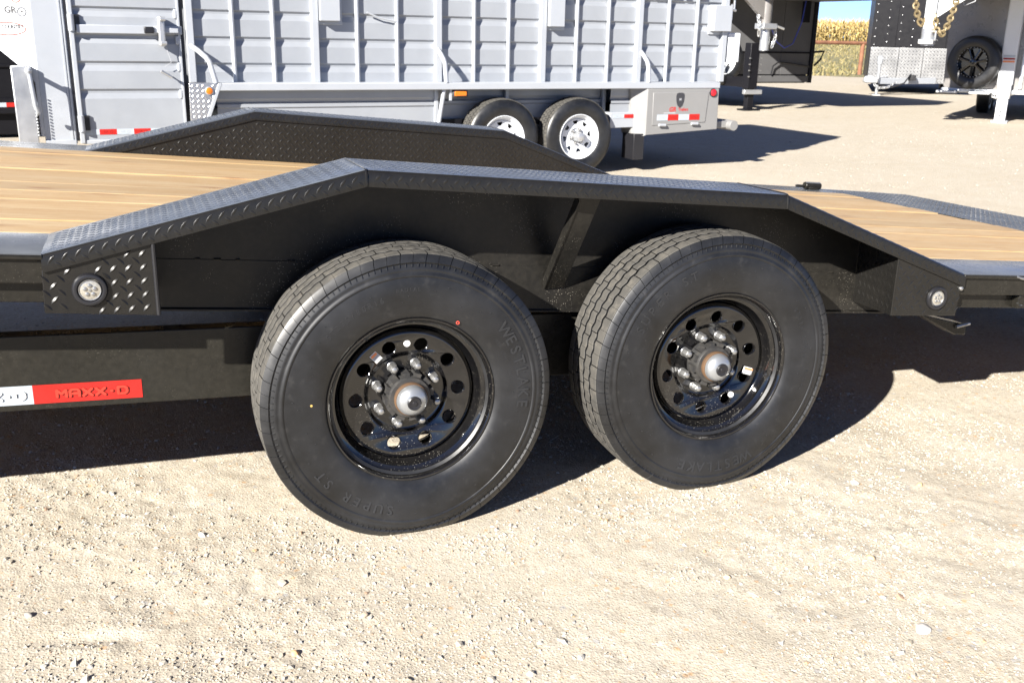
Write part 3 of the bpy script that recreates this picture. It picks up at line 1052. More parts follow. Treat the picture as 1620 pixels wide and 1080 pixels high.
# ---- small fittings
latch = MB().tube([deck(2.93, 2.475, 0.018), deck(3.10, 2.475, 0.018)], 0.008, 10)
latch.tube([deck(2.99, 2.475, 0.022), deck(3.095, 2.475, 0.022)], 0.022, 8)
latch.box(3.01, 3.07, 2.455, 2.495, zd(3.04, 2.47), zd(3.04, 2.47) + 0.015)
latch.build('spring_latch', M['black'], T, bevel=0.002)
st = MB().prism([(1.775, 0.430), (1.985, 0.376), (1.985, 0.340), (1.94, 0.345)], 0.17, 0.23, 1)
st.prism([(1.70, 0.455), (1.80, 0.455), (1.80, 0.425), (1.70, 0.435)], 0.18, 0.22, 1)
sb = st.build('stabilizer_arm', M['black'], T, bevel=0.003)
MB().tube([(1.935, 0.166, 0.375), (1.985, 0.160, 0.385)], 0.007, 8).build('arm_pin', M['chrome'], sb)
dr = MB()
dr.tube([(2.045 + 0.018 * math.cos(a), 0.020, zd(2.03, 0) - 0.090 + 0.018 * math.sin(a)) for a in np.linspace(-2.8, 2.8, 12)], 0.004, 8)
dr.build('tie_ring', M['black'], T)
MB().box(2.03, 2.12, 0.020, 0.045, zd(2.07, 0) - 0.112, zd(2.07, 0) - 0.072).build('ring_bracket', M['black'], T, bevel=0.002)
MB().tube([(1.985, 0.004, zd(1.98, 0) - 0.006), (2.04, 0.002, zd(2.04, 0) - 0.014)], 0.005, 6).build('safety_pin', M['chrome'], T)


# ================================================================== wheels of the near trailer
def crown(y):
    return 0.3915 - 0.0035 * ((y - 0.1175) / 0.0875) ** 2


HALF = [(0.030, 0.205), (0.022, 0.214), (0.0165, 0.2205), (0.0085, 0.229), (0.0035, 0.243), (0.0008, 0.262), (0.0, 0.285), (0.0010, 0.305), (0.0034, 0.323), (0.0048, 0.3300), (0.0026, 0.3325), (0.0028, 0.3365), (0.0062, 0.3400),
        (0.0078, 0.3465), (0.0072, 0.3480), (0.0095, 0.353), (0.0125, 0.3615), (0.0165, 0.3690), (0.0215, 0.3755), (0.028, 0.3800), (0.040, 0.3815)]


def tyre_sidewall():
    prof = HALF + [(0.235 - y, r) for (y, r) in HALF[::-1]]
    return MB().lathe(prof, 120).mesh('tyre', M['rubber'], True, 50)


def tread_blocks():
    mb = MB()
    NB = 70
    ribs = [(0.0225, 0.0560, 0.0, 1.0), (0.0655, 0.0930, 1.0, 1.0), (0.1030, 0.1320, 1.0, 1.0), (0.1420, 0.1695, 1.0, 1.0), (0.1790, 0.2125, 1.0, 0.0)]

    def zig(th):
        u = (th * NB / (2 * PI)) % 1.0
        return 0.0028 * max(-1.0, min(1.0, 2.2 * (1 - 4 * abs(u - 0.5))))
    for ri, (ya, ybb, za, zb) in enumerate(ribs):
        for k in range(NB):
            gap = (0.085 if k % 2 else 0.022) if ri in (0, 4) else (0.075 if (k + ri) % 2 else 0.022)
            ph = 0.25 if ri in (0, 2, 4) else 0.75
            t0 = 2 * PI * (k + ph) / NB; dt = 2 * PI / NB
            cols = []
            for u in (0.0, 0.25, 0.5, 0.75, 1 - gap):
                th = t0 + dt * u
                cols.append((th, ya + za * zig(th), ybb + zb * zig(th)))
            vs = []
            for (th, a, b) in cols:
                for (y, r) in ((a, 0.3795), (a + 0.0004, crown(a) - 0.0016), (a + 0.0016, crown(a)), ((a + b) / 2, crown((a + b) / 2)), (b - 0.0016, crown(b)), (b - 0.0004, crown(b) - 0.0016), (b, 0.3795)):
                    vs.append((r * math.cos(th), y, r * math.sin(th)))
            fs = []
            for c in range(len(cols) - 1):
                for q in range(6):
                    fs.append((c * 7 + q, (c + 1) * 7 + q, (c + 1) * 7 + q + 1, c * 7 + q + 1))
            fs.append(tuple(range(7))); fs.append(tuple((len(cols) - 1) * 7 + q for q in range(7)))
            mb.add(vs, fs)
    me = mb.mesh('tread_block', M['tread'], True, 30)
    me.materials.append(M['rubber'])
    for i, pl in enumerate(me.polygons):          # clean black rubber down the sides, dusty wearing faces
        k = i % 26
        if k >= 24 or k % 6 in (0, 5):
            pl.material_index = 1
    return me


def shoulder_blocks():
    """band of shallow blocks that wraps from the outer rib down to the sidewall"""
    mb = MB()
    NB = 70
    for side in (0, 1):
        for k in range(NB):
            t0 = 2 * PI * (k + 0.25) / NB; dt = 2 * PI / NB
            gap = 0.05 if k % 2 else 0.025
            vs = []
            for u in (0, 0.5, 1 - gap):
                th = t0 + dt * u
                for (y, r) in ((0.0215, 0.375), (0.0200, 0.3862), (0.0172, 0.3825), (0.0122, 0.3730), (0.0098, 0.3670), (0.0130, 0.362)):
                    yy = 0.235 - y if side else y
                    thh = th + (0.0213 - y) * 1.3
                    vs.append((r * math.cos(thh), yy, r * math.sin(thh)))
            fs = []
            for c in range(2):
                for q in range(5):
                    fs.append((c * 6 + q, (c + 1) * 6 + q, (c + 1) * 6 + q + 1, c * 6 + q + 1))
            fs.append(tuple(range(6))); fs.append(tuple(12 + q for q in range(6)))
            mb.add(vs, fs)
            for j in range(2):                # short moulded nicks under the band
                th = t0 + dt * (0.2 + 0.5 * j)
                vs = []
                for (dth, y, r) in ((-0.0025, 0.0108, 0.3640), (0.0025, 0.0108, 0.3640), (0.004, 0.0086, 0.3560), (-0.001, 0.0086, 0.3560)):
                    for dy in (0.0035, -0.0005):
                        yy = 0.235 - (y + dy) if side else y + dy
                        vs.append((r * math.cos(th + dth), yy, r * math.sin(th + dth)))
                mb.add(vs, [(1, 3, 5, 7), (0, 2, 3, 1), (2, 4, 5, 3), (4, 6, 7, 5), (6, 0, 1, 7)])
    return mb.mesh('shoulder_block', M['shoulder'], True, 30)


def tyre_letters():
    mb = MB()
    text_arc(mb, 'WESTLAKE', 0.042, 0.0013, 0.300, 14, 0.0004, 0.015, 0.74)
    text_arc(mb, 'ST235/80R16', 0.020, 0.0009, 0.286, 122, 0.0001, 0.0, 0.80)
    text_arc(mb, 'RADIAL', 0.014, 0.0008, 0.300, 92, 0.0003, 0.0, 0.8)
    text_arc(mb, 'SUPER ST', 0.036, 0.0013, 0.300, 236, 0.0004, 0.01, 0.86)
    text_arc(mb, 'MAX LOAD SINGLE', 0.011, 0.0007, 0.268, 20, 0.0009, 0.0, 0.8)
    for deg in range(0, 360, 9):
        a = R(deg + 3.0 * math.sin(deg)); r = 0.27 + 0.05 * ((deg * 7) % 11) / 11
        mb.tube([(r * math.cos(a), 0.002, r * math.sin(a)), (r * math.cos(a) + 0.002, -0.003, r * math.sin(a) + 0.001)], 0.0007, 4)
    return mb.mesh('raised_lettering', M['letter'], False)


def rim_mesh():
    mb = MB()
    prof = [(0.030, 0.2165), (0.021, 0.2215), (0.0135, 0.2235), (0.0100, 0.2220), (0.0105, 0.2180), (0.0150, 0.2145), (0.022, 0.2125), (0.032, 0.2085), (0.040, 0.2070), (0.044, 0.2020),
            (0.046, 0.1965), (0.054, 0.1935), (0.066, 0.1900), (0.072, 0.1835), (0.088, 0.1815), (0.13, 0.1815), (0.16, 0.186), (0.20, 0.203), (0.216, 0.218), (0.218, 0.222)]
    mb.lathe(prof, 96)
    # wheel disc: crown ring carries ten round hand holes
    mb.lathe([(0.080, 0.1818), (0.068, 0.1790), (0.0625, 0.1745), (0.0600, 0.1695), (0.0605, 0.1640)], 96)
    mb.lathe([(0.0748, 0.1160), (0.0762, 0.1120), (0.081, 0.1085), (0.0855, 0.1050), (0.0870, 0.0995), (0.0860, 0.064), (0.088, 0.0615), (0.093, 0.0610)], 72)
    hol = [(0.1395 * math.cos(R(2 + 36 * k)), 0.1395 * math.sin(R(2 + 36 * k)), 0.0186) for k in range(10)]
    v, f = disc_with_holes(0.1645, 0.1155, hol, 0.005)
    mb.add([(x, 0.0630 - z + (0.1645 - math.hypot(x, y)) * 0.30, y) for (x, y, z) in v], f)
    for (hx, hz, hr) in hol:          # rolled edges round the holes
        mb.lathe([(0.0678, hr + 0.0012), (0.0668, hr + 0.0004), (0.0678, hr - 0.0008), (0.076, hr - 0.0010)], 18, 1, (hx, 0, hz))
    return mb.mesh('rim', M['gloss'], True, 40)


def nut_mesh():
    mb = MB()
    mb.lathe([(0.002, 0.0134), (-0.0025, 0.0134), (-0.004, 0.0118)], 18)
    vs = MB().lathe([(-0.003, 0.0122), (-0.0285, 0.0122), (-0.0310, 0.0102)], 6)
    mb.add(vs.v, vs.f)
    mb.lathe([(-0.0305, 0.0088), (-0.0335, 0.0074), (-0.0352, 0.0042), (-0.0357, 0.0004)], 14)
    return mb.mesh('lug_nut', M['chrome'], True, 35)


def hub_mesh():
    mb = MB()
    mb.lathe([(0.16, 0.10), (0.092, 0.10), (0.090, 0.066), (0.088, 0.0585), (0.040, 0.0560), (0.036, 0.0535), (0.035, 0.0440)], 48)
    for k in range(12):
        a = R(30 * k + 8)
        c, s = math.cos(a), math.sin(a)
        bx = MB().box(0.055, 0.066, -0.0095, 0.0095, 0, 1)
        mb.add([(x * c - y * s, 0.044 + z * 0.034, x * s + y * c) for (x, y, z) in bx.v], bx.f)
    return mb.mesh('hub', M['hub'], True, 35)


ME = dict(tyre=tyre_sidewall(), tread=tread_blocks(), let=tyre_letters(), shoulder=shoulder_blocks(), rim=rim_mesh(), nut=nut_mesh(), hub=hub_mesh())
ME['ring'] = MB().lathe([(0.042, 0.0425), (0.030, 0.0450), (0.022, 0.0450), (0.019, 0.0430), (0.020, 0.0395)], 40).mesh('rust_ring', M['rust'])
ME['cap'] = MB().lathe([(0.024, 0.0415), (0.014, 0.0410), (0.006, 0.0375), (0.000, 0.0315), (-0.004, 0.0230), (-0.0055, 0.0195), (-0.0055, 0.012)], 40).mesh('hub_cap', M['cap'])
ME['plug'] = MB().lathe([(-0.003, 0.0190), (-0.0090, 0.0185), (-0.0110, 0.0160), (-0.0100, 0.0125), (-0.0098, 0.0070), (-0.0120, 0.0062), (-0.0125, 0.0005)], 28).mesh('grease_plug', M['rubber_trim'])


def stickers(parent, deg, r, w, h, rot, oval_deg, oval_r):
    def rect(cx, cz, ww, hh, y, mat, name):
        a = R(deg); c0 = Vector((r * math.cos(a), 0, r * math.sin(a)))
        b = R(rot); cb, sb_ = math.cos(b), math.sin(b)
        vs = []
        for (x, yy, z) in MB().box(cx - ww / 2, cx + ww / 2, 0, 0.0006, cz - hh / 2, cz + hh / 2).v:
            vs.append((c0.x + x * cb - z * sb_, y - 0.0003 + yy - 0.0003, c0.z + x * sb_ + z * cb))
        return MB().add(vs, MB().box(0, 1, 0, 1, 0, 1).f), mat, name
    st, mt, nm = rect(0, 0, w, h, 0.0640, M['white_print'], 'warning_sticker')
    st2, _, _ = rect(0, 0.0, w * 0.88, h * 0.84, 0.0632, None, '')
    st3, _, _ = rect(0, h * 0.29, w * 0.86, h * 0.24, 0.0626, None, '')
    base = st.build('warning_sticker', M['white_print'], parent, smooth=False)
    st2.build('sticker_print', M['grey_print'], parent, smooth=False)
    st3.build('sticker_band', M['orange_print'], parent, smooth=False)
    a = R(oval_deg)
    n = 24
    ov = MB().lathe([(0.0690, 0.0088), (0.0642, 0.0086), (0.0641, 0.0003)], n, 1, (oval_r * math.cos(a), 0, oval_r * math.sin(a)))
    ov.build('round_sticker', M['white_print'], parent, smooth=False)


def loaded(me, deg):
    """copy of a tyre mesh turned by deg, pressed flat and bulged where it carries the load"""
    c = me.copy()
    n = len(c.vertices)
    co = np.empty(n * 3, np.float32); c.vertices.foreach_get('co', co); co = co.reshape(-1, 3)
    a = R(deg)
    x = co[:, 0] * math.cos(a) - co[:, 2] * math.sin(a); z = co[:, 0] * math.sin(a) + co[:, 2] * math.cos(a)
    y = co[:, 1].copy()
    k = np.clip((-z - 0.24) / 0.10, 0, 1) * np.clip((0.40 + z) / 0.05, 0.25, 1) * np.exp(-(x / 0.17) ** 2)
    y += np.where(y < 0.1175, -1, 1) * 0.014 * k
    z = np.maximum(z, -0.3765 + 0.02 * np.maximum(np.abs(x) - 0.06, 0))
    c.vertices.foreach_set('co', np.stack([x, y, z], -1).astype(np.float32).ravel())
    c.update()
    return c


def wheel(loc, rz, rot_tyre, rot_rim, with_marks):
    w = sub('wheel', T, loc, (0, 0, rz))
    obj('tyre', loaded(ME['tyre'], rot_tyre), w)
    stuff(obj('tread_block', loaded(ME['tread'], rot_tyre), w))
    stuff(obj('raised_lettering', loaded(ME['let'], rot_tyre), w))
    stuff(obj('shoulder_block', loaded(ME['shoulder'], rot_tyre), w))
    rm = obj('rim', ME['rim'], w); rm.rotation_euler = (0, -R(rot_rim), 0)
    hb = obj('hub', ME['hub'], w)
    obj('rust_ring', ME['ring'], w); obj('hub_cap', ME['cap'], w); obj('grease_plug', ME['plug'], w)
    for k in range(8):
        a = R(45 * k + 22.5 + rot_rim * 0.0 + with_marks * 12)
        obj('lug_nut', ME['nut'], w, 0, (0.0826 * math.cos(a), 0.0850, 0.0826 * math.sin(a)))
    return w


w1 = wheel((0, 0, CZ), 0, 0, 0, 4 / 12)
w2 = wheel((AX, 0, CZ), 0, -104, 10, -0.2)
stickers(w1, 127, 0.1375, 0.021, 0.027, 43, 90, 0.140)
stickers(w2, -16, 0.1415, 0.036, 0.022, -18, -52, 0.140)
mk = MB()
mk.lathe([(0.0004, 0.0050), (-0.0006, 0.0045), (-0.0006, 0.0030), (0.0004, 0.0026)], 16, 1, (0.118, 0.0012, 0.204))
mk.build('paint_mark', M['redmark'], w1)
MB().lathe([(0.0004, 0.0036), (-0.0006, 0.0030), (-0.0007, 0.0005)], 12, 1, (-0.262, 0.0011, 0.020)).build('paint_dot', M['yellowmark'], w1)
MB().tube([(-0.110, 0.050, 0.165), (-0.117, 0.034, 0.176)], [0.006, 0.0045], 8).build('valve_stem', M['rubber_trim'], w1)
MB().tube([(0.188, 0.052, -0.045), (0.178, 0.030, -0.043)], [0.006, 0.0045], 8).build('valve_stem', M['rubber_trim'], w2)
wheel((0, 2 * YM, CZ), PI, 40, 20, 0)
wheel((AX, 2 * YM, CZ), PI, 160, 4, 0)


# ================================================================== grey livestock trailer behind
GA = 0.09726
G = thing('livestock_trailer', 'silver grey livestock trailer with ribbed sides, side door and white wheels', 'trailer', (3.3139, 6.4887, 0), GA)
W = 0.18                                    # wall plane, 0.18 m behind the outer rail face
RZ0, RZ1 = 0.806, 0.866                     # fender rail


def rib_profile(z0, z1, grooves, y=W):
    """side sheet seen in section: flat sheet, each groove steps in under a lip and slopes back out"""
    p = [(y, z0)]
    for zc in sorted(grooves):
        if zc - 0.075 < z0 or zc + 0.01 > z1:
            continue
        p += [(y, zc - 0.072), (y + 0.016, zc - 0.030), (y + 0.016, zc - 0.012), (y + 0.003, zc), (y, zc + 0.004)]
    p.append((y, z1))
    return p


def ribbed(u0, u1, z0, z1, grooves, name, mat, parent, y=W):
    p = rib_profile(z0, z1, grooves, y)
    mb = MB().sweep([[(u, a, b) for (a, b) in p] for u in (u0, u1)], closed=False, caps=False)
    return mb.build(name, mat, parent, smooth=False)


GRV = [1.015 + 0.205 * k for k in range(-1, 7)]
TOPZ = 2.15
thick = [-3.47, -2.455, -1.344, -0.300, 0.757, 1.774]
thin = [-3.133, -2.805, -2.087, -1.728, -0.997, -0.651, 0.062, 0.408, 1.094, 1.433]
edges = [-3.49] + thick[1:]
for a, b in zip(edges[:-1], edges[1:]):
    ribbed(a, b, 0.86, TOPZ, GRV, 'wall_panel', M['silver'], G)
for u in thick:
    mb = MB().box(u - 0.030, u + 0.030, W - 0.045, W + 0.02, 0.862, TOPZ)
    mb.build('post', M['silver2'], G, bevel=0.006)
for u in thin:
    MB().tube([(u, W - 0.018, 0.862), (u, W - 0.018, TOPZ)], 0.019, 8).build('upright', M['silver2'], G)
MB().box(-3.30, 1.660, -0.002, W + 0.02, RZ0, RZ1).build('fender_rail', M['silver2'], G, bevel=0.006)
MB().box(-4.42, 1.83, W, 2.2, TOPZ, TOPZ + 0.1).build('roof', M['silver2'], G, bevel=0.02)
MB().box(1.76, 1.80, W + 0.03, 2.15, 0.5, TOPZ).build('rear_gate', M['silver'], G)
MB().box(-4.40, 1.76, 2.12, 2.15, 0.5, TOPZ).build('far_wall', M['silver'], G)
MB().box(-4.40, 1.78, W + 0.04, 2.12, 0.47, 0.53).build('floor_pan', M['dark'], G)
# lower wall behind the wheels
LW = W + 0.10
for a, b, LW_ in ((-3.30, -1.36, 0.115), (-1.355, -0.605, LW), (-0.60, 0.445, LW), (0.45, 0.80, 0.13)):
    p = [(LW_, 0.50), (LW_, 0.655), (LW_ - 0.012, 0.665), (LW_ - 0.012, 0.690), (LW_ + 0.014, 0.700), (LW_, 0.735), (LW_, 0.806)]
    MB().sweep([[(u, y, z) for (y, z) in p] for u in (a, b)], closed=False, caps=False).build('lower_panel', M['silver'], G, smooth=False)
MB().box(-3.43, -1.40, 0.09, LW + 0.05, 0.40, 0.502).build('sill_beam', M['silver2'], G, bevel=0.005)
MB().box(0.43, 0.80, 0.085, LW + 0.05, 0.43, 0.575).build('sill_beam', M['silver2'], G, bevel=0.005)
MB().box(-1.40, 0.43, LW - 0.03, LW + 0.05, 0.40, 0.505).build('sill_beam', M['silver2'], G, bevel=0.005)
for u in (-1.385, -0.62, 0.44):
    MB().box(u - 0.018, u + 0.018, 0.10 if u < -1 else LW - 0.05, LW - 0.005, 0.50, RZ0).build('strut', M['silver2'], G, bevel=0.003)
# bent braces from the posts down to the rail
for (ut, ub) in ((-3.47, -3.315), (-1.356, -1.325), (0.783, 0.806)):
    du = ub - ut
    pth = [(ut, W - 0.03, 1.150), (ut + du * 0.3, W - 0.08, 1.112), (ut + du * 0.62, 0.050, 1.062), (ut + du * 0.75, 0.028, 1.030), (ub, 0.012, 0.865)]
    MB().tube(pth, 0.021, 10).build('brace', M['silver2'], G)
MB().tube([(-1.335, 0.04, RZ0), (-1.39, 0.05, 0.48)], 0.020, 10).build('brace', M['silver2'], G)
# stone guard of bright tread plate, amber light
sg = MB().prism([(-3.525, 0.868), (-3.300, 0.868), (-3.300, 0.83), (-3.440, 0.50), (-3.535, 0.50)], 0.0, 0.012, 1).build('stone_guard', M['bright'], G, bevel=0.002)
stuff(lugs(lambda a, b, h: (a, -h, b), -3.53, -3.30, 0.50, 0.868, pitch=0.040, L=0.0145, W=0.005, H=0.003,
           keep=lambda a, b: a < -3.315 - (0.83 - b) * 0.42 and math.hypot(a + 3.375, b - 0.806) > 0.045).build('tread_lug', M['bright'], sg))
MB().sweep([[(u, y, z) for (u, z) in [(-3.300, 0.866), (-3.270, 0.866), (-3.415, 0.50), (-3.445, 0.50)]] for y in (-0.004, 0.10)]).build('guard_edge', M['silver2'], G, bevel=0.003)
al = MB().lathe([(0.0, 0.034), (-0.008, 0.033), (-0.010, 0.027)], 24, 1, (-3.375, -0.001, 0.806)).build('marker_light', M['alu'], G)
MB().lathe([(-0.008, 0.028), (-0.016, 0.025), (-0.020, 0.014), (-0.021, 0.0005)], 24, 1, (-3.375, -0.001, 0.806)).build('lens', M['orange'], al)
ml = MB().box(-1.262, -1.110, 0.02, 0.06, 0.735, 0.802).build('marker_light', M['black_print'], G, bevel=0.012)
MB().box(-1.245, -1.127, 0.008, 0.022, 0.748, 0.790).build('lens', M['orange'], ml, bevel=0.008)
MB().box(-1.285, -1.265, 0.03, 0.05, 0.71, 0.806).build('light_bracket', M['silver2'], G)

# side door
DR = [1.022, 1.228, 0.812, 1.424, 1.63, 1.83]
door = ribbed(-4.318, -3.545, 0.415, TOPZ, DR, 'door', M['silver'], G, y=W - 0.012)
MB().box(-4.352, -4.316, W - 0.030, W + 0.01, 0.40, TOPZ).build('door_frame', M['silver2'], door, bevel=0.006)
MB().box(-3.560, -3.540, W - 0.024, W + 0.01, 0.40, TOPZ).build('door_frame', M['silver2'], door, bevel=0.004)
MB().box(-4.330, -3.545, W - 0.022, W + 0.01, 0.395, 0.425).build('door_frame', M['silver2'], door, bevel=0.004)
for zc in DR:                                    # bright end caps where ribs meet the frame
    MB().box(-3.582, -3.556, W - 0.026, W + 0.012, zc - 0.075, zc - 0.005).build('rib_end', M['silver2'], door, bevel=0.008)
MB().box(-3.538, -3.512, W - 0.006, W + 0.01, 0.42, TOPZ).build('door_seal', M['rubber_trim'], G)
MB().box(-4.372, -4.354, W - 0.004, W + 0.012, 0.42, TOPZ).build('door_seal', M['rubber_trim'], G)
MB().box(-3.500, -3.45, W - 0.035, W + 0.02, 0.862, 0.96).build('door_stop', M['silver2'], G, bevel=0.004)
for z in (1.305, 0.555):
    MB().tube([(-4.334, W - 0.045, z - 0.060), (-4.334, W - 0.045, z + 0.060)], 0.024, 12).build('hinge', M['silver2'], door)
    MB().box(-4.310, -4.272, W - 0.030, W - 0.013, z - 0.055, z + 0.060).build('hinge_gap', M['rubber_trim'], door)
lb = MB().box(-4.30, -3.53, W - 0.040, W - 0.014, 1.230, 1.292).build('latch_bar', M['silver2'], door, bevel=0.004)
MB().box(-3.815, -3.745, W - 0.085, W - 0.030, 1.236, 1.286).build('latch_grip', M['rubber_trim'], lb, bevel=0.006)
MB().box(-3.745, -3.56, W - 0.070, W - 0.045, 1.240, 1.280).build('latch_handle', M['silver2'], lb, bevel=0.005)
lt = MB().box(-3.712, -3.665, W - 0.095, W - 0.03, 1.140, 1.365)
lt.build('latch_plate', M['alu'], door, bevel=0.010)
MB().tube([(-3.70, W - 0.11, 1.345), (-3.66, W - 0.11, 1.345)], 0.018, 10).build('latch_bolt', M['alu'], door)
MB().tube([(-3.70, W - 0.10, 1.165), (-3.66, W - 0.10, 1.165)], 0.016, 10).build('latch_bolt', M['alu'], door)
MB().tube([(-3.665, W - 0.06, 1.15), (-3.63, W - 0.05, 1.02), (-3.68, W - 0.05, 0.985)], 0.003, 6).build('pin_lanyard', M['grey_print'], door)
pn = MB().tube([(-3.72, W - 0.10, 0.955), (-3.64, W - 0.09, 0.905)], 0.012, 8)
pn.tube([(-3.66, W - 0.09, 0.915), (-3.66, W - 0.015, 0.93)], 0.006, 8)
pn.build('latch_pin', M['alu'], door)


def gtape(u0, u1, z, h, y, parent, n0=0, seg=0.128):
    u = u0; k = n0
    while u < u1 - 0.02:
        e = min(u + seg, u1)
        red = k % 2 == 1
        t = MB().box(u, e - 0.0005, y - 0.002, y, z - h / 2, z + h / 2).build('reflective_tape', M['red'] if red else M['white_tape'], parent, smooth=False)
        if e - u > seg * 0.8:
            mb = MB()
            v, f = text_mesh('GR', h * 0.62, 0.0003, 0.0)
            mb.add([(u + seg * 0.36 + a, y - 0.0026 - c, z + b) for (a, b, c) in v], f)
            mb.lathe([(-0.0002, h * 0.30), (-0.0006, h * 0.24), (-0.0002, h * 0.18)], 16, 1, (u + seg * 0.68, y - 0.0024, z))
            mb.build('lettering', M['red_dark'] if red else M['grey_print'], parent, smooth=False)
        u = e; k += 1


gtape(-4.335, -3.56, 0.486, 0.042, W - 0.0125, G)
gtape(0.46, 0.72, 0.540, 0.036, 0.0835, G)

# front: flat corner sheet, nose that turns away, gooseneck cheek
MB().box(-4.600, -4.372, W + 0.002, W + 0.03, 0.40, TOPZ).build('corner_sheet', M['silver2'], G, bevel=0.003)
MB().box(-4.600, -4.38, W - 0.02, W + 0.03, 0.385, 0.43).build('corner_foot', M['silver2'], G, bevel=0.004)
for u in (-4.388, -4.405):
    MB().box(u - 0.005, u + 0.005, W - 0.008, W + 0.02, 0.40, TOPZ).build('corner_bead', M['silver2'], G)
nd = Vector((-0.80, 0.60, 0))             # direction along the nose sheet


def nose(s, z, out=0.0):
    return (-4.602 + nd.x * s - 0.60 * out, W + 0.004 + nd.y * s - 0.80 * out, z)


ns = MB().add([nose(0, 0.46), nose(0, TOPZ), nose(1.6, TOPZ), nose(1.6, 2.05), nose(0.075, 0.93), nose(0.03, 0.86), nose(0.03, 0.46)] +
              [nose(0, 0.46, -0.03), nose(0, TOPZ, -0.03), nose(1.6, TOPZ, -0.03), nose(1.6, 2.05, -0.03), nose(0.075, 0.93, -0.03), nose(0.03, 0.86, -0.03), nose(0.03, 0.46, -0.03)],
              [(0, 1, 2, 3, 4, 5, 6), (7, 8, 9, 10, 11, 12, 13), (0, 1, 8, 7), (1, 2, 9, 8), (2, 3, 10, 9), (3, 4, 11, 10), (4, 5, 12, 11), (5, 6, 13, 12), (6, 0, 7, 13)])
nose_o = ns.build('nose_sheet', M['white'], G)
MB().add([nose(0.075, 0.93, -0.03), nose(1.6, 2.05, -0.03), (-5.88 + 0.5, 1.9, 2.0), (-4.6, 1.2, 0.9)], [(0, 1, 2, 3)]).build('neck_underside', M['silver'], G)


def nose_text(txt, size, s, z, mat, bold=0.0, sx=1.0):
    v, f = text_mesh(txt, size, 0.0003, bold)
    MB().add([nose(s - a * sx, z + b, 0.0015 + c) for (a, b, c) in v], f).build('lettering', mat, nose_o, smooth=False)


def nose_ring(s0, z0, a0, b0, a1, b1, mat, teeth=0, n=48):
    vs = []; fs = []
    for k in range(n):
        t = 2 * PI * k / n
        q = 1.0 + (0.10 if teeth and (k // 2) % 2 else 0)
        vs.append(nose(s0 - a0 * q * math.cos(t), z0 + b0 * q * math.sin(t), 0.0018)); vs.append(nose(s0 - a1 * math.cos(t), z0 + b1 * math.sin(t), 0.0018))
    for k in range(n):
        j = (k + 1) % n
        fs.append((2 * k, 2 * j, 2 * j + 1, 2 * k + 1))
    MB().add(vs, fs).build('emblem_ring', mat, nose_o, smooth=False)


nose_text('GR', 0.066, 0.168, 1.384, M['faint_print'], 0.04, 1.15)
nose_text('TRAILERS', 0.017, 0.155, 1.343, M['pale_print'], 0.0)
nose_ring(0.072, 1.372, 0.040, 0.034, 0.028, 0.024, M['pale_print'], 1)
nose_ring(0.072, 1.376, 0.012, 0.008, 0.001, 0.001, M['faint_print'])
nose_ring(0.215, 1.250, 0.165, 0.050, 0.153, 0.040, M['rust_print'])
nose_text('CR COUNTRY', 0.040, 0.195, 1.262, M['faint_print'], 0.04, 0.95)
nose_ring(0.110, 1.475, 0.045, 0.040, 0.032, 0.030, M['rust_print'])
MB().add([nose(0.265, 1.435, 0.0016), nose(0.245, 1.435, 0.0016), nose(0.285, 1.53, 0.0016), nose(0.315, 1.53, 0.0016)], [(0, 1, 2, 3)]).build('decal_stripe', M['blue'], nose_o)

# landing gear
jx, jy = -4.70, W - 0.03
MB().box(jx - 0.085, jx + 0.055, jy - 0.02, jy + 0.12, 0.30, 0.985).build('jack_housing', M['alu'], G, bevel=0.008)
for k in range(14):
    MB().tube([(jx + 0.056, jy - 0.024, 0.47 + k * 0.024), (jx + 0.060, jy - 0.024, 0.480 + k * 0.024)], 0.006, 6).build('weld_bead', M['alu'], G)
MB().box(jx - 0.055, jx + 0.03, jy + 0.01, jy + 0.09, 0.03, 0.32).build('jack_leg', M['alu'], G, bevel=0.006)
MB().box(jx - 0.12, jx + 0.09, jy - 0.05, jy + 0.15, 0.0, 0.03).build('jack_foot', M['alu'], G, bevel=0.004)
cr = MB().tube([(-4.665, jy + 0.02, 0.945), (-4.665, jy - 0.12, 0.945)], 0.018, 10)
cr.tube([(-4.665, jy - 0.12, 0.950), (-4.660, jy - 0.125, 0.90), (-4.645, jy - 0.125, 0.70), (-4.63, jy - 0.11, 0.655), (-4.635, jy - 0.08, 0.64)], 0.016, 10)
cr.lathe([(-0.026, 0.004), (-0.018, 0.02), (0.0, 0.027), (0.018, 0.02), (0.026, 0.004)], 12, 2, (-4.667, jy - 0.12, 0.955))
cr.build('jack_crank', M['silver2'], G)

# wall boxes, corner gear
for (a, b, z0, z1) in [(-2.42, -2.25, 1.362, 1.75), (-0.262, -0.105, 1.362, 1.75), (1.60, 1.815, 1.357, 1.605)]:
    bx = MB().box(a, b, W - 0.085, W + 0.01, z0, z1).build('vent_box', M['silver2'], G, bevel=0.004)
    MB().box(a - 0.015, b + 0.035, W - 0.016, W + 0.01, z0 - 0.030, z1).build('vent_flange', M['silver2'], bx, bevel=0.002)
MB().tube([(-2.0, W - 0.03, 1.44), (-1.9, W - 0.03, 1.40), (-1.74, W - 0.03, 1.37)], 0.008, 6).build('cord', M['silver2'], G)
for (a, b, mt) in [(0.90, 1.05, 'blue'), (1.07, 1.22, 'white_tape'), (1.26, 1.33, 'blue'), (1.40, 1.53, 'red')]:
    MB().box(a, b, W - 0.028, W - 0.024, 1.655, 1.70).build('decal_stripe', M[mt], G)
MB().box(1.83, 1.985, W - 0.03, W + 0.06, 1.055, 1.345).build('light_box', M['white'], G, bevel=0.010)
MB().box(1.79, 1.84, W - 0.02, W + 0.02, 1.30, 1.42).build('light_arm', M['silver2'], G, bevel=0.004)
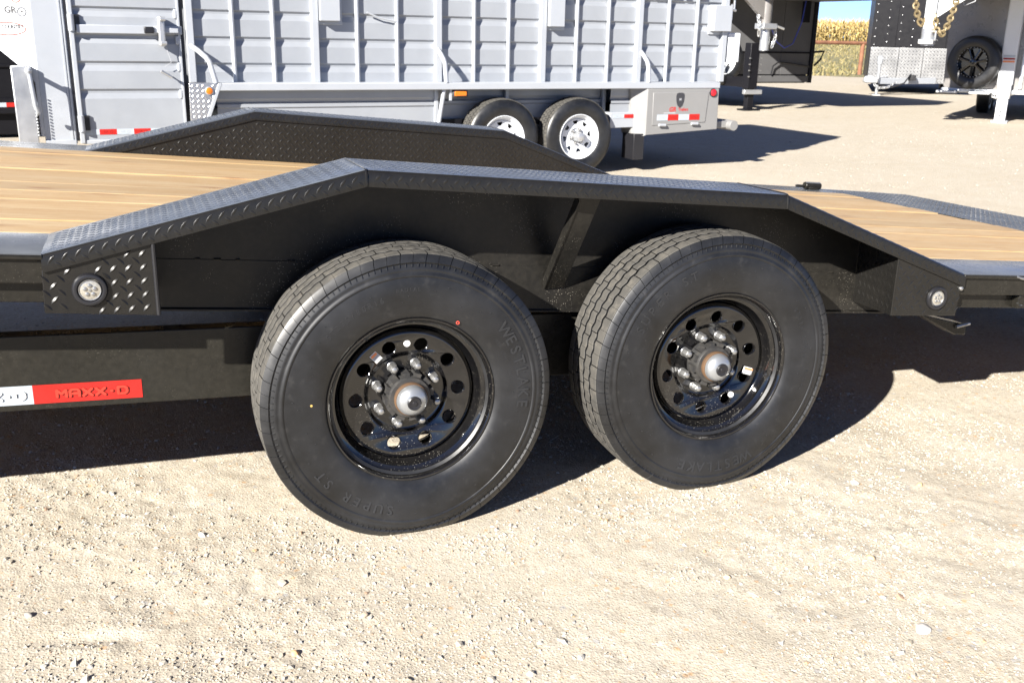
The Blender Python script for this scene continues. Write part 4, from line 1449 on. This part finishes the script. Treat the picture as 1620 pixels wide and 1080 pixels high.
MB().tube([(1.84, W - 0.05, 0.985), (1.84, W + 0.1, 0.985)], 0.040, 14, caps=False).build('pipe_end', M['silver2'], G)
gh_ = MB().tube([(1.85, W - 0.02, 1.62), (1.85, W - 0.02, 1.47)], 0.012, 8)
gh_.tube([(1.80, W - 0.02, 1.58), (1.90, W - 0.02, 1.56)], 0.014, 8)
gh_.tube([(1.88, W - 0.02, 1.66), (1.88, W - 0.02, 1.55)], 0.010, 8)
gh_.build('gate_latch', M['alu'], G)

# rear tool box, flap and bumper
tbx = MB().prism([(0.795, 0.360), (1.660, 0.400), (1.650, RZ0 - 0.001), (0.795, RZ0 - 0.001)], 0.0, W + 0.12, 1).build('tool_box', M['silver_box'], G, bevel=0.004)
MB().prism([(0.862, 0.452), (1.500, 0.474), (1.525, 0.772), (0.858, 0.768)], -0.006, 0.001, 1).build('box_lid', M['silver_box'], tbx, bevel=0.003)
for u in (0.965, 1.355):
    MB().tube([(u - 0.03, -0.020, 0.455 + (u - 0.9) * 0.02), (u + 0.045, -0.020, 0.452 + (u - 0.9) * 0.02)], 0.015, 10).build('box_latch', M['silver2'], tbx)
rl = MB().lathe([(0.0, 0.042), (-0.010, 0.040), (-0.011, 0.034)], 24, 1, (1.578, 0.0, 0.763)).build('tail_light', M['rubber_trim'], tbx)
MB().lathe([(-0.008, 0.035), (-0.018, 0.030), (-0.024, 0.015), (-0.025, 0.0005)], 24, 1, (1.578, 0.0, 0.763)).build('lens', M['red_lens'], rl)
gtape(0.914, 1.426, 0.528, 0.057, -0.0062, tbx)
shp = [(0, -0.082), (0.030, -0.058), (0.045, -0.018), (0.050, 0.035), (0.043, 0.058), (0.020, 0.066), (-0.020, 0.066), (-0.043, 0.058), (-0.050, 0.035), (-0.045, -0.018), (-0.030, -0.058)]
shd = MB().prism([(1.178 + a, 0.700 + b) for (a, b) in shp], -0.0085, -0.0055, 1).build('shield_emblem', M['black_print'], tbx)
v, f = text_mesh('M', 0.034, 0.0003, 0.01)
MB().add([(1.178 + a, -0.0092 - c, 0.700 + b) for (a, b, c) in v], f).build('lettering', M['grey_print'], tbx, smooth=False)
v, f = text_mesh('GR', 0.062, 0.0003, 0.03)
MB().add([(1.095 + a + b * 0.2, -0.0068 - c, 0.603 + b) for (a, b, c) in v], f).build('lettering', M['red'], tbx, smooth=False)
v, f = text_mesh('Trailers', 0.042, 0.0003, 0.02)
MB().add([(1.222 + a * 0.9, -0.0068 - c, 0.603 + b) for (a, b, c) in v], f).build('lettering', M['red'], tbx, smooth=False)
MB().box(0.99, 1.13, -0.0066, -0.0058, 0.566, 0.576).build('decal_stripe', M['grey_print'], tbx)
fl_ = MB().add([(0.795, 0.0, RZ0), (0.795, 0.0, 0.36), (0.770, 0.0, 0.352), (0.690, 0.10, 0.352), (0.69, LW, 0.36), (0.62, LW, RZ0), (0.66, 0.10, RZ0)], [(0, 1, 2, 3, 6), (3, 4, 5, 6)])
fl_.build('flap_bracket', M['silver_box'], G)
MB().box(0.672, 0.792, 0.015, 0.23, 0.12, 0.372).build('mud_flap', M['rubber_trim'], G, bevel=0.004)
MB().box(1.655, 1.88, 0.06, 0.12, 0.405, 0.475).build('bumper_bar', M['silver_box'], G, bevel=0.006)
MB().tube([(1.868, -0.01, 0.432), (1.868, 2.1, 0.432)], 0.052, 20).build('bumper_tube', M['silver_box'], G, bevel=0.003)

# wheels of the grey trailer
def spoke_rim():
    mb = MB()
    mb.lathe([(0.020, 0.200), (0.008, 0.211), (0.0, 0.2120), (-0.002, 0.208), (0.004, 0.202), (0.020, 0.198), (0.028, 0.188), (0.050, 0.180), (0.062, 0.168), (0.15, 0.17), (0.20, 0.2)], 60)
    mb.lathe([(0.066, 0.1690), (0.056, 0.165), (0.052, 0.160)], 60)
    mb.lathe([(0.052, 0.084), (0.060, 0.078), (0.066, 0.06), (0.066, 0.045)], 48)
    hol = []
    for k in range(8):
        a = R(45 * k + 10)
        hol.append([(r * math.cos(a + d), r * math.sin(a + d)) for (r, d) in [(0.114, -0.14), (0.153, -0.20), (0.153, 0.18), (0.122, 0.10)]])
    v, f = disc_with_holes(0.1605, 0.0835, hol, 0.006)
    mb.add([(x, 0.055 - z, y) for (x, y, z) in v], f)
    return mb.mesh('rim', M['white'], True, 40)


def small_tyre():
    h = [(0.020, 0.200), (0.004, 0.211), (-0.008, 0.235), (-0.014, 0.270), (-0.011, 0.305), (-0.003, 0.332), (0.012, 0.350), (0.022, 0.357), (0.030, 0.3595), (0.060, 0.3605)]
    prof = h + [(0.21 - y, r) for (y, r) in h[::-1]]
    return MB().lathe(prof, 80).mesh('tyre', M['rubber'], True, 50)


def small_tread():
    mb = MB(); NB = 60
    for ri, (a, b) in enumerate([(0.014, 0.052), (0.058, 0.100), (0.106, 0.150), (0.156, 0.196)]):
        for k in range(NB):
            t0 = 2 * PI * (k + 0.5 * (ri % 2)) / NB; t1 = t0 + 2 * PI / NB * 0.86
            r1 = 0.3640 if ri in (1, 2) else 0.3625
            vs = []
            for th in (t0, (t0 + t1) / 2, t1):
                vs += [(r * math.cos(th), y, r * math.sin(th)) for (y, r) in ((a, 0.352), (a + 0.003, r1 - (0.003 if ri == 0 else 0)), (b - 0.003, r1), (b, 0.352))]
            fs = [(c * 4 + q, (c + 1) * 4 + q, (c + 1) * 4 + q + 1, c * 4 + q + 1) for c in range(2) for q in range(3)] + [(0, 1, 2, 3), (8, 9, 10, 11)]
            mb.add(vs, fs)
    return mb.mesh('tread_block', M['tread'], True, 30)


SR, STY, STR = spoke_rim(), small_tyre(), small_tread()
HUB2 = MB().lathe([(0.066, 0.050), (0.020, 0.048), (0.000, 0.044), (-0.020, 0.042), (-0.032, 0.036), (-0.036, 0.026), (-0.036, 0.0005)], 32).mesh('hub_cap', M['alu'])


def gwheel(u, z, y, rz=0.0):
    w = sub('wheel', G, (u, y, z), (0, 0, rz))
    obj('tyre', STY, w); stuff(obj('tread_block', STR, w)); obj('rim', SR, w); obj('hub_cap', HUB2, w)
    for k in range(6):
        a = R(60 * k + 12)
        obj('lug_nut', ME['nut'], w, 0, (0.066 * math.cos(a), 0.060, 0.066 * math.sin(a)))


gwheel(0.045, 0.362, 0.0)
gwheel(-0.755, 0.362, 0.0)
gwheel(0.045, 0.362, 2.3, PI)
gwheel(-0.755, 0.362, 2.3, PI)
for u in (0.045, -0.755):
    MB().tube([(u, 0.1, 0.362), (u, 2.2, 0.362)], 0.04, 10).build('axle', M['black'], G)

# ================================================================== black trailer far left
BL = thing('black_trailer', 'black trailer with red and white tape in the gap at far left', 'trailer', (-3.2, 10.6, 0), 0.16)
MB().box(-5, 3.2, 0, 2.2, 0.30, 2.6).build('body', M['dark'], BL, bevel=0.02)
MB().box(-5, 3.2, -0.03, 0.0, 0.28, 0.46).build('bottom_rail', M['dark'], BL, bevel=0.008)
MB().box(-5, 3.2, -0.02, 0.0, 0.80, 0.84).build('rub_rail', M['dark'], BL, bevel=0.008)
MB().box(-5, 3.2, 0.04, 0.08, 0.04, 0.30).build('skirt', M['dark'], BL, bevel=0.008)
for k in range(26):
    MB().box(-3 + k * 0.2, -3 + k * 0.2 + 0.099, -0.034, -0.031, 0.36, 0.41).build('reflective_tape', M['red'], BL)
    MB().box(-3 + k * 0.2 + 0.1, -3 + k * 0.2 + 0.199, -0.034, -0.031, 0.36, 0.41).build('reflective_tape', M['white_tape'], BL)

# ================================================================== dark gooseneck trailer in the middle distance
B = thing('gooseneck_trailer', 'dark grey gooseneck trailer with black jack leg and hanging blue cord', 'trailer', (10.24, 15.02, 0), GA)
wb_ = 2.12
for a, b in [(-0.9, 0.02), (0.03, 1.36), (1.37, wb_)]:
    MB().box(a, b, 0.0, 0.04, 0.62, 2.8).build('front_panel', M['charcoal'], B, bevel=0.006)
MB().box(-0.9, wb_ + 0.01, -0.03, 0.05, 0.47, 0.60).build('front_sill', M['charcoal'], B, bevel=0.01)
MB().box(0.03, wb_, -0.012, 0.0, 1.03, 1.06).build('trim_strip', M['dark'], B)
MB().box(-0.9, wb_, 0.05, 6.5, 0.45, 2.8).build('body', M['dark'], B, bevel=0.03)
MB().tube([(wb_ + 0.02, -0.01, 0.46), (wb_ + 0.02, -0.01, 2.8)], 0.05, 10).build('corner_post', M['dark'], B)
MB().box(-0.70, wb_ - 0.02, -2.3, 0.0, 2.02, 2.85).build('gooseneck_floor', M['charcoal'], B, bevel=0.02)
MB().prism([(-1.05, 2.03), (-0.35, 2.03), (-0.43, 1.62), (-0.52, 1.62)], -1.66, -1.58, 1).build('neck_gusset', M['greyskin'], B, bevel=0.005)
cp = MB().tube([(-0.435, -1.6, 2.05), (-0.435, -1.6, 1.50)], 0.105, 16)
cp.build('coupler_tube', M['greyskin'], B)
MB().tube([(-0.41, -1.6, 1.56), (-0.41, -1.6, 1.10)], 0.085, 16).build('inner_tube', M['alu'], B)
MB().box(-0.56, -0.26, -1.73, -1.47, 1.46, 1.56).build('clamp_collar', M['alu'], B, bevel=0.012)
MB().tube([(-0.25, -1.72, 1.51), (-0.12, -1.74, 1.47)], 0.022, 8).build('clamp_handle', M['alu'], B)


def chain(path, r, parent, mat, name='safety_chain', pitch=0.06):
    mb = MB(); pts = [Vector(p) for p in path]
    seg = []
    for a, b in zip(pts[:-1], pts[1:]):
        n = max(1, int((b - a).length / pitch))
        seg += [a.lerp(b, k / n) for k in range(n)]
    seg.append(pts[-1])
    for i in range(len(seg) - 1):
        a, b = seg[i], seg[i + 1]; t = (b - a); L = t.length; t.normalize()
        s = t.cross(Vector((0, 1, 0)) if i % 2 else Vector((1, 0.3, 0))).normalized()
        lp = []
        for k in range(8):
            q = 2 * PI * k / 8
            lp.append((a + b) / 2 + t * (L * 0.68 * math.cos(q)) + s * (r * 2.0 * math.sin(q)))
        mb.tube(lp + [lp[0]], r, 6, caps=False)
    return stuff(mb.build(name, mat, parent))


chain([(-0.62, -1.62, 1.70), (-0.60, -1.66, 1.45), (-0.57, -1.62, 1.35)], 0.012, B, M['alu'])
chain([(-0.22, -1.62, 1.50), (-0.20, -1.63, 1.32), (-0.26, -1.62, 1.15)], 0.012, B, M['alu'])
cord = [(1.42, -0.5, 2.02), (1.28, -0.6, 1.62), (1.02, -0.7, 1.22), (0.74, -0.8, 1.14), (0.45, -0.9, 1.25), (-0.1, -1.4, 1.46)]
MB().tube(cord, 0.011, 8).build('coiled_cord', M['blue'], B)
MB().box(1.60, 1.75, -0.30, -0.2, 1.62, 2.02).build('plug_holder', M['dark'], B, bevel=0.01)
MB().tube([(2.15, -0.05, 1.06), (2.42, -0.05, 1.08), (2.35, -0.05, 0.92), (2.2, -0.05, 0.80)], 0.022, 8).build('fender_hook', M['dark'], B)
MB().tube([(1.1, -0.06, 0.62), (1.12, -0.07, 0.78), (1.25, -0.07, 0.86), (1.6, -0.07, 0.83), (2.05, -0.07, 0.78)], 0.016, 8).build('air_hose', M['rubber_trim'], B)
jk = MB().box(-0.19, 0.02, -0.98, -0.80, 0.40, 1.22).build('jack_housing', M['dark'], B, bevel=0.01)
MB().box(-0.15, -0.01, -0.95, -0.83, 0.02, 0.50).build('jack_leg', M['dark'], B, bevel=0.01)
MB().box(-0.25, 0.11, -1.02, -0.78, 0.0, 0.03).build('jack_foot', M['dark'], B, bevel=0.004)
MB().box(-0.27, 0.14, -1.0, -0.92, 0.30, 0.385).build('jack_cross_bar', M['alu'], B, bevel=0.01)
MB().box(-0.17, 0.0, -0.90, 0.0, 0.42, 0.60).build('jack_beam', M['dark'], B)
for k in range(4):
    for s in (-0.215, 0.045):
        MB().tube([(s, -0.99, 0.62 + k * 0.11), (s, -1.02, 0.62 + k * 0.11)], 0.014, 6).build('bolt', M['chrome'], jk)
sp = sub('spare_wheel', B, (-0.24, -0.28, 0.90))
sp.scale = (1.28, 1.2, 1.28)
obj('tyre', STY, sp); obj('rim', SR, sp)
for yv in (1.8, 3.0):
    w = sub('wheel', B, (1.75, yv + 1.2, 0.362), (0, 0, PI / 2)); obj('tyre', STY, w); obj('rim', SR, w)

# ================================================================== enclosed trailer with tread-plate stone guard
Cc = thing('enclosed_trailer', 'black enclosed trailer with bright tread plate stone guard and low tongue jack', 'trailer', (19.0, 18.8, 0), R(-38))
MB().box(-1.74, 0.70, 0.0, 5.0, 0.30, 3.0).build('body', M['dark'], Cc, bevel=0.04)
for k in range(4):
    MB().box(-1.74 + k * 0.61, -1.74 + k * 0.61 + 0.605, -0.012, 0.0, 1.165, 3.0).build('front_panel', M['dark'], Cc, bevel=0.004)
rv = MB()
for i_, a in enumerate(np.arange(-1.66, 0.65, 0.305)):
    for z in np.arange(1.22, 2.9, 0.20):
        rv.lathe([(-0.010, 0.011), (-0.014, 0.009), (-0.016, 0.0005)], 8, 1, (a, 0, z + 0.07 * (i_ % 3)))
stuff(rv.build('rivet', M['alu'], Cc))
gd = MB().box(-1.72, -1.02, -0.022, -0.012, 0.28, 1.155).build('stone_guard', M['bright_dim'], Cc, bevel=0.003)
MB().box(-1.01, -0.42, -0.022, -0.012, 0.28, 1.155).build('stone_guard', M['bright_dim'], Cc, bevel=0.003)
MB().box(-0.41, 0.69, -0.022, -0.012, 0.28, 1.155).build('stone_guard', M['bright_dim'], Cc, bevel=0.003)
stuff(lugs(lambda a, b, h: (a, -0.022 - h, b), -1.71, 0.68, 0.29, 1.15, pitch=0.085, L=0.032, W=0.010, H=0.006).build('tread_lug', M['bright_dim'], gd))
for (p0, p1) in [((-1.62, -1.45), (-0.05, -0.02)), ((-1.62, -1.45), (-1.25, -0.02))]:
    v_ = Vector((p1[0] - p0[0], p1[1] - p0[1], 0)); n_ = Vector((-v_.y, v_.x, 0)).normalized() * 0.04
    MB().add([(p[0] + s * n_.x, p[1] + s * n_.y, z) for p in (p0, p1) for s in (-1, 1) for z in (0.27, 0.42)],
             [(0, 1, 3, 2), (4, 6, 7, 5), (0, 4, 5, 1), (2, 3, 7, 6), (0, 2, 6, 4), (1, 5, 7, 3)]).build('tongue_beam', M['silver2'], Cc, bevel=0.01)
MB().prism([(-1.86, 0.34), (-1.82, 0.46), (-1.66, 0.48), (-1.50, 0.42), (-1.50, 0.30), (-1.80, 0.30)], -1.56, -1.40, 1).build('coupler', M['alu'], Cc, bevel=0.02)
MB().tube([(-1.50, -1.42, 0.90), (-1.50, -1.42, 0.02)], 0.040, 10).build('tongue_jack', M['alu'], Cc)
MB().lathe([(0.74, 0.05), (0.76, 0.065), (0.92, 0.06), (0.95, 0.04), (0.955, 0.001)], 14, 2, (-1.50, -1.42, 0)).build('jack_head', M['silver2'], Cc)
MB().tube([(-1.46, -1.44, 0.9), (-1.36, -1.5, 0.88), (-1.34, -1.5, 0.98)], 0.014, 8).build('jack_handle', M['alu'], Cc)
MB().box(-1.60, -1.40, -1.52, -1.32, 0.0, 0.02).build('jack_foot', M['alu'], Cc)
MB().tube([(-1.60, -1.5, 0.40), (-1.45, -1.5, 0.25), (-1.15, -1.3, 0.20), (-0.85, -1.0, 0.30), (-0.70, -0.8, 0.52)], 0.018, 8).build('wiring_loom', M['rubber_trim'], Cc)
chain([(-1.62, -1.5, 0.33), (-1.5, -1.5, 0.18), (-1.25, -1.4, 0.20), (-1.05, -1.2, 0.33)], 0.012, Cc, M['alu'])
MB().box(-0.75, -0.57, -0.80, -0.66, 0.36, 0.50).build('breakaway_box', M['rubber_trim'], Cc, bevel=0.01)
for (u, y) in ((-1.4, 2.4), (-1.4, 3.2), (0.3, 2.4)):
    w = sub('wheel', Cc, (u, y, 0.362), (0, 0, -PI / 2)); obj('tyre', STY, w); obj('rim', SR, w)

# ================================================================== silver gooseneck trailer at the right edge
D = thing('horse_trailer', 'silver gooseneck trailer with spare wheel on its nose, gold chains and white jack leg', 'trailer', (12.88, 11.91, 0), R(-50))
sec = []
for k in range(17):                       # nose sheet, gently curved in plan
    t = k / 16
    u = -0.10 + t * 2.4
    y = 0.10 * (1 - math.sin(min(1, t * 2.6) * PI / 2)) + 0.2 * max(0, t - 0.7) ** 2
    sec.append([(u - 0.04 * (z - 0.5) * (1 - t), y, z) for z in (0.54, 0.62, 2.9)] + [(u, y + 0.05, 2.9), (u, y + 0.05, 0.54)])
MB().sweep(sec).build('nose_sheet', M['greyskin'], D)
MB().box(-0.12, 2.3, -0.03, 0.02, 0.47, 0.545).build('nose_sill', M['alu'], D, bevel=0.012)
MB().box(-0.06, 2.25, 0.16, 6.0, 0.48, 2.9).build('body', M['greyskin'], D, bevel=0.03)
MB().box(1.10, 1.16, -0.05, 0.02, 0.56, 2.8).build('corner_trim', M['alu'], D, bevel=0.01)
for a in (-0.16, 0.36):
    MB().box(a, a + 0.34, -0.32, 0.0, 0.465, 0.505).build('step', M['alu'], D, bevel=0.008)
sw = sub('spare_wheel', D, (0.35, -0.26, 0.985), (0, 0, R(-14)))
sw.scale = (1.22, 1.1, 1.22)
obj('tyre', STY, sw)
ar = MB().lathe([(0.02, 0.200), (0.004, 0.209), (-0.003, 0.205), (0.006, 0.196), (0.05, 0.19), (0.10, 0.185)], 60)
ar.build('rim', M['gloss'], sw)
MB().lathe([(0.075, 0.192), (0.075, 0.0005)], 40).build('rim_back', M['gloss'], sw)
for k in range(7):
    a = 2 * PI * k / 7 + 0.2
    spk = MB()
    for s_ in (-0.055, 0.055):
        spk.tube([(0.045 * math.cos(a), 0.015, 0.045 * math.sin(a)), (0.19 * math.cos(a + s_), 0.02, 0.19 * math.sin(a + s_))], [0.014, 0.010], 6)
    spk.build('spoke', M['gloss'], sw)
MB().lathe([(0.04, 0.060), (0.008, 0.055), (0.0, 0.045), (-0.004, 0.03), (-0.004, 0.0005)], 24).build('hub_cap', M['gloss'], sw)
rl_ = MB()
for k in range(28):
    a = 2 * PI * k / 28
    rl_.lathe([(-0.003, 0.006), (-0.007, 0.005), (-0.008, 0.0005)], 8, 1, (0.200 * math.cos(a), 0, 0.200 * math.sin(a)))
stuff(rl_.build('rim_stud', M['chrome'], sw))
MB().box(0.78, 1.02, -0.22, 0.02, 0.62, 2.2).build('jack_housing', M['white'], D, bevel=0.02)
MB().box(0.79, 1.01, -0.21, -0.01, 0.40, 0.64).build('jack_collar', M['alu'], D, bevel=0.012)
MB().box(0.82, 0.99, -0.18, -0.02, 0.03, 0.42).build('jack_leg', M['white'], D, bevel=0.012)
MB().box(0.78, 1.03, -0.24, 0.04, 0.0, 0.03).build('jack_foot', M['white'], D, bevel=0.006)
for k in range(4):
    MB().lathe([(-0.181, 0.016), (-0.183, 0.016), (-0.183, 0.0005)], 12, 1, (0.905, 0, 0.12 + 0.07 * k)).build('pin_hole', M['rubber_trim'], D)
MB().tube([(0.77, -0.12, 0.46), (0.73, -0.12, 0.50), (0.73, -0.12, 0.42), (0.82, -0.12, 0.40)], 0.014, 8).build('jack_pin', M['alu'], D)
for (z, mt) in ((1.00, 'orange_print'), (1.045, 'red_dark'), (1.09, 'white_tape')):
    MB().box(0.82, 1.0, -0.2225, -0.2195, z, z + 0.03).build('jack_decal', M[mt], D)
# neck, coupler, chains
MB().box(-0.30, 2.3, -2.3, 0.05, 2.10, 2.9).build('gooseneck_floor', M['greyskin'], D, bevel=0.03)
MB().box(-0.45, 0.9, -2.75, -2.2, 2.14, 2.9).build('neck_arm', M['greyskin'], D, bevel=0.03)
cx = -0.13
MB().tube([(cx, -2.4, 2.16), (cx, -2.4, 1.45)], 0.085, 18).build('coupler_tube', M['white'], D)
MB().tube([(cx + 0.005, -2.4, 1.50), (cx + 0.005, -2.4, 1.25)], 0.100, 18).build('coupler_head', M['alu'], D)
MB().box(cx - 0.11, cx + 0.11, -2.54, -2.26, 1.27, 1.34).build('coupler_plate', M['alu'], D, bevel=0.01)
MB().tube([(cx + 0.09, -2.53, 1.33), (cx + 0.13, -2.54, 1.33), (cx + 0.13, -2.54, 1.46), (cx + 0.07, -2.54, 1.46)], 0.016, 8).build('coupler_handle', M['alu'], D)
MB().prism([(cx + 0.10, 2.12), (0.62, 2.12), (cx + 0.10, 1.66)], -2.44, -2.36, 1).build('neck_gusset', M['white'], D, bevel=0.005)
chain([(-0.37, -2.42, 2.06), (-0.35, -2.44, 1.80), (-0.28, -2.44, 1.62), (-0.22, -2.42, 1.55), (-0.20, -2.42, 1.64)], 0.019, D, M['gold'], pitch=0.055)
chain([(-0.06, -2.44, 1.70), (-0.02, -2.46, 1.50), (0.07, -2.46, 1.40), (0.15, -2.46, 1.56), (0.21, -2.44, 1.86), (0.23, -2.44, 2.12)], 0.019, D, M['gold'], pitch=0.055)
MB().tube([(0.20, -2.3, 2.1), (0.32, -2.3, 1.84), (0.46, -2.3, 1.90), (0.50, -2.3, 2.1)], 0.008, 6).build('wiring_loom', M['grey_print'], D)
for yv in (2.4, 3.3):
    w = sub('wheel', D, (0.3, yv, 0.362), (0, 0, -PI / 2)); obj('tyre', STY, w); obj('rim', SR, w)

# ================================================================== fence, verge, cornfield
def at_q(q, lat):
    """point on the ground q metres ahead of the camera and lat metres to its right"""
    x = CAM_POS.x + FH[0] * q + FH[1] * lat
    y = CAM_POS.y + FH[1] * q - FH[0] * lat
    return x, y


def hz(x, y):
    return float(far_rise(np.array([x]), np.array([y]))[0])


FN = thing('pipe_fence', 'rusty brown pipe fence running along the cornfield behind the trailers', 'fence', (26.2, 30.75, 0), GA)
fpts = []
for k in range(-9, 9):
    lx = 0.0 + 4.4 * k
    wx = 26.2 + lx * math.cos(GA); wy = 30.75 + lx * math.sin(GA)
    z = hz(wx, wy)
    fpts.append((lx, 0, z + 1.22))
    MB().tube([(lx, 0, z - 0.1), (lx, 0, z + 1.20)], 0.085, 10).build('fence_post', M['rusty_pipe'], FN)
for a, b in zip(fpts[:-1], fpts[1:]):
    MB().tube([a, b], 0.070, 8).build('fence_rail', M['rusty_pipe'], FN)

# grass verge sheet and blades
vx = []; vf = []
nq, nl = 26, 70
for i in range(nq):
    for j in range(nl):
        q = 38.5 + i * 1.6; lat = -10 + j * 0.8
        edge = 0.8 * math.sin(lat * 0.7) + 0.5 * math.sin(lat * 1.9) if i == 0 else 0
        x, y = at_q(q + edge, lat)
        vx.append((x, y, hz(x, y) + 0.012 + (0.05 * random.random() if i else -0.01)))
for i in range(nq - 1):
    for j in range(nl - 1):
        vf.append((i * nl + j, i * nl + j + 1, (i + 1) * nl + j + 1, (i + 1) * nl + j))
vg = MB().add(vx, vf).build('grass_verge', M['bank'], None, angle=180)
vg['kind'] = 'structure'

gb = MB()
for k in range(15000):
    q = 39 + 36 * random.random() ** 0.9; lat = random.uniform(2.0, 26.0)
    x, y = at_q(q, lat); z = hz(x, y)
    h = random.uniform(0.08, 0.24) * (1.2 if random.random() < 0.2 else 0.8); a = random.uniform(0, PI); w_ = 0.05
    lx, ly = random.uniform(-0.15, 0.15), random.uniform(-0.15, 0.15)
    gb.add([(x - w_ * math.cos(a), y - w_ * math.sin(a), z), (x + w_ * math.cos(a), y + w_ * math.sin(a), z), (x + lx, y + ly, z + h)], [(0, 1, 2)])
go = stuff(gb.build('grass', M['grass'], None, smooth=False))
go['label'] = 'dry grass on the bank between gravel yard and cornfield'

cb = MB(); cb2 = MB()
for row in range(9):
    q0 = 75.0 + row * 0.9
    for k in range(190):
        lat = 6.0 + k * 0.21 + random.uniform(-0.06, 0.06)
        x, y = at_q(q0 + random.uniform(-0.12, 0.12), lat)
        z = hz(x, y); H = random.uniform(1.42, 1.78)
        lean = (random.uniform(-0.12, 0.12), random.uniform(-0.12, 0.12))
        for a in (0, PI / 2):
            cx_, cy_ = 0.018 * math.cos(a), 0.018 * math.sin(a)
            cb2.add([(x - cx_, y - cy_, z), (x + cx_, y + cy_, z), (x + cx_ + lean[0], y + cy_ + lean[1], z + H), (x - cx_ + lean[0], y - cy_ + lean[1], z + H)], [(0, 1, 2, 3)])
        for l in range(9):
            zz = z + 0.22 + l * 0.155 + random.uniform(-0.05, 0.05)
            a = random.uniform(0, 2 * PI); L = random.uniform(0.3, 0.55); w_ = random.uniform(0.03, 0.05)
            ca, sa = math.cos(a), math.sin(a)
            f_ = (zz - z) / H
            bx_, by_ = x + lean[0] * f_, y + lean[1] * f_
            up = random.uniform(0.05, 0.22); dn = random.uniform(-0.25, 0.1)
            p = [(bx_ - sa * w_, by_ + ca * w_, zz), (bx_ + sa * w_, by_ - ca * w_, zz), (bx_ + ca * L * .5 + sa * w_, by_ + sa * L * .5 - ca * w_, zz + up), (bx_ + ca * L * .5 - sa * w_, by_ + sa * L * .5 + ca * w_, zz + up), (bx_ + ca * L, by_ + sa * L, zz + dn)]
            (cb if l > 2 else cb2).add(p, [(0, 1, 2, 3), (3, 2, 4)])
        for l in range(3):
            a = random.uniform(0, 2 * PI)
            tx, ty, tz = x + lean[0], y + lean[1], z + H
            cb.add([(tx - 0.02, ty, tz - 0.05), (tx + 0.02, ty, tz - 0.05), (tx + 0.12 * math.cos(a), ty + 0.12 * math.sin(a), tz + random.uniform(0.12, 0.28))], [(0, 1, 2)])
co_ = stuff(cb.build('cornfield', M['corn'], None, smooth=False)); co_['label'] = 'ripe golden cornfield on the horizon beyond the pipe fence'
c2_ = stuff(cb2.build('corn_stalks', M['cornlow'], None, smooth=False)); c2_['label'] = 'lower stalks of the ripe cornfield beyond the pipe fence'

# ================================================================== larger single stones
pebble(-0.385, -0.442, 0.012, (0.60, 0.34, 0.16), 'orange tan stone near the bottom edge, left of centre')
pebble(-0.212, -0.346, 0.011, (0.34, 0.27, 0.20), 'brown round stone below the left black wheel, right of the orange tan stone')
pebble(1.538, -0.180, 0.011, (0.55, 0.36, 0.17), 'amber stone on the gravel right of the rear black wheel')
pebble(1.090, -0.502, 0.013, (0.50, 0.33, 0.19), 'brown orange stone on open gravel at lower right')
pebble(0.680, -0.465, 0.011, (0.58, 0.44, 0.26), 'buff yellow stone on open gravel below the rear black wheel')
pebble(-0.538, 0.174, 0.013, (0.66, 0.63, 0.57), 'pale whitish stone left of the front black wheel')
pebble(0.992, -0.802, 0.024, (0.62, 0.58, 0.53), 'flat pale grey stone near the bottom right corner', 0.25)
pebble(-0.936, -0.104, 0.012, (0.30, 0.28, 0.25), 'dark grey stone at the left edge of the foreground')
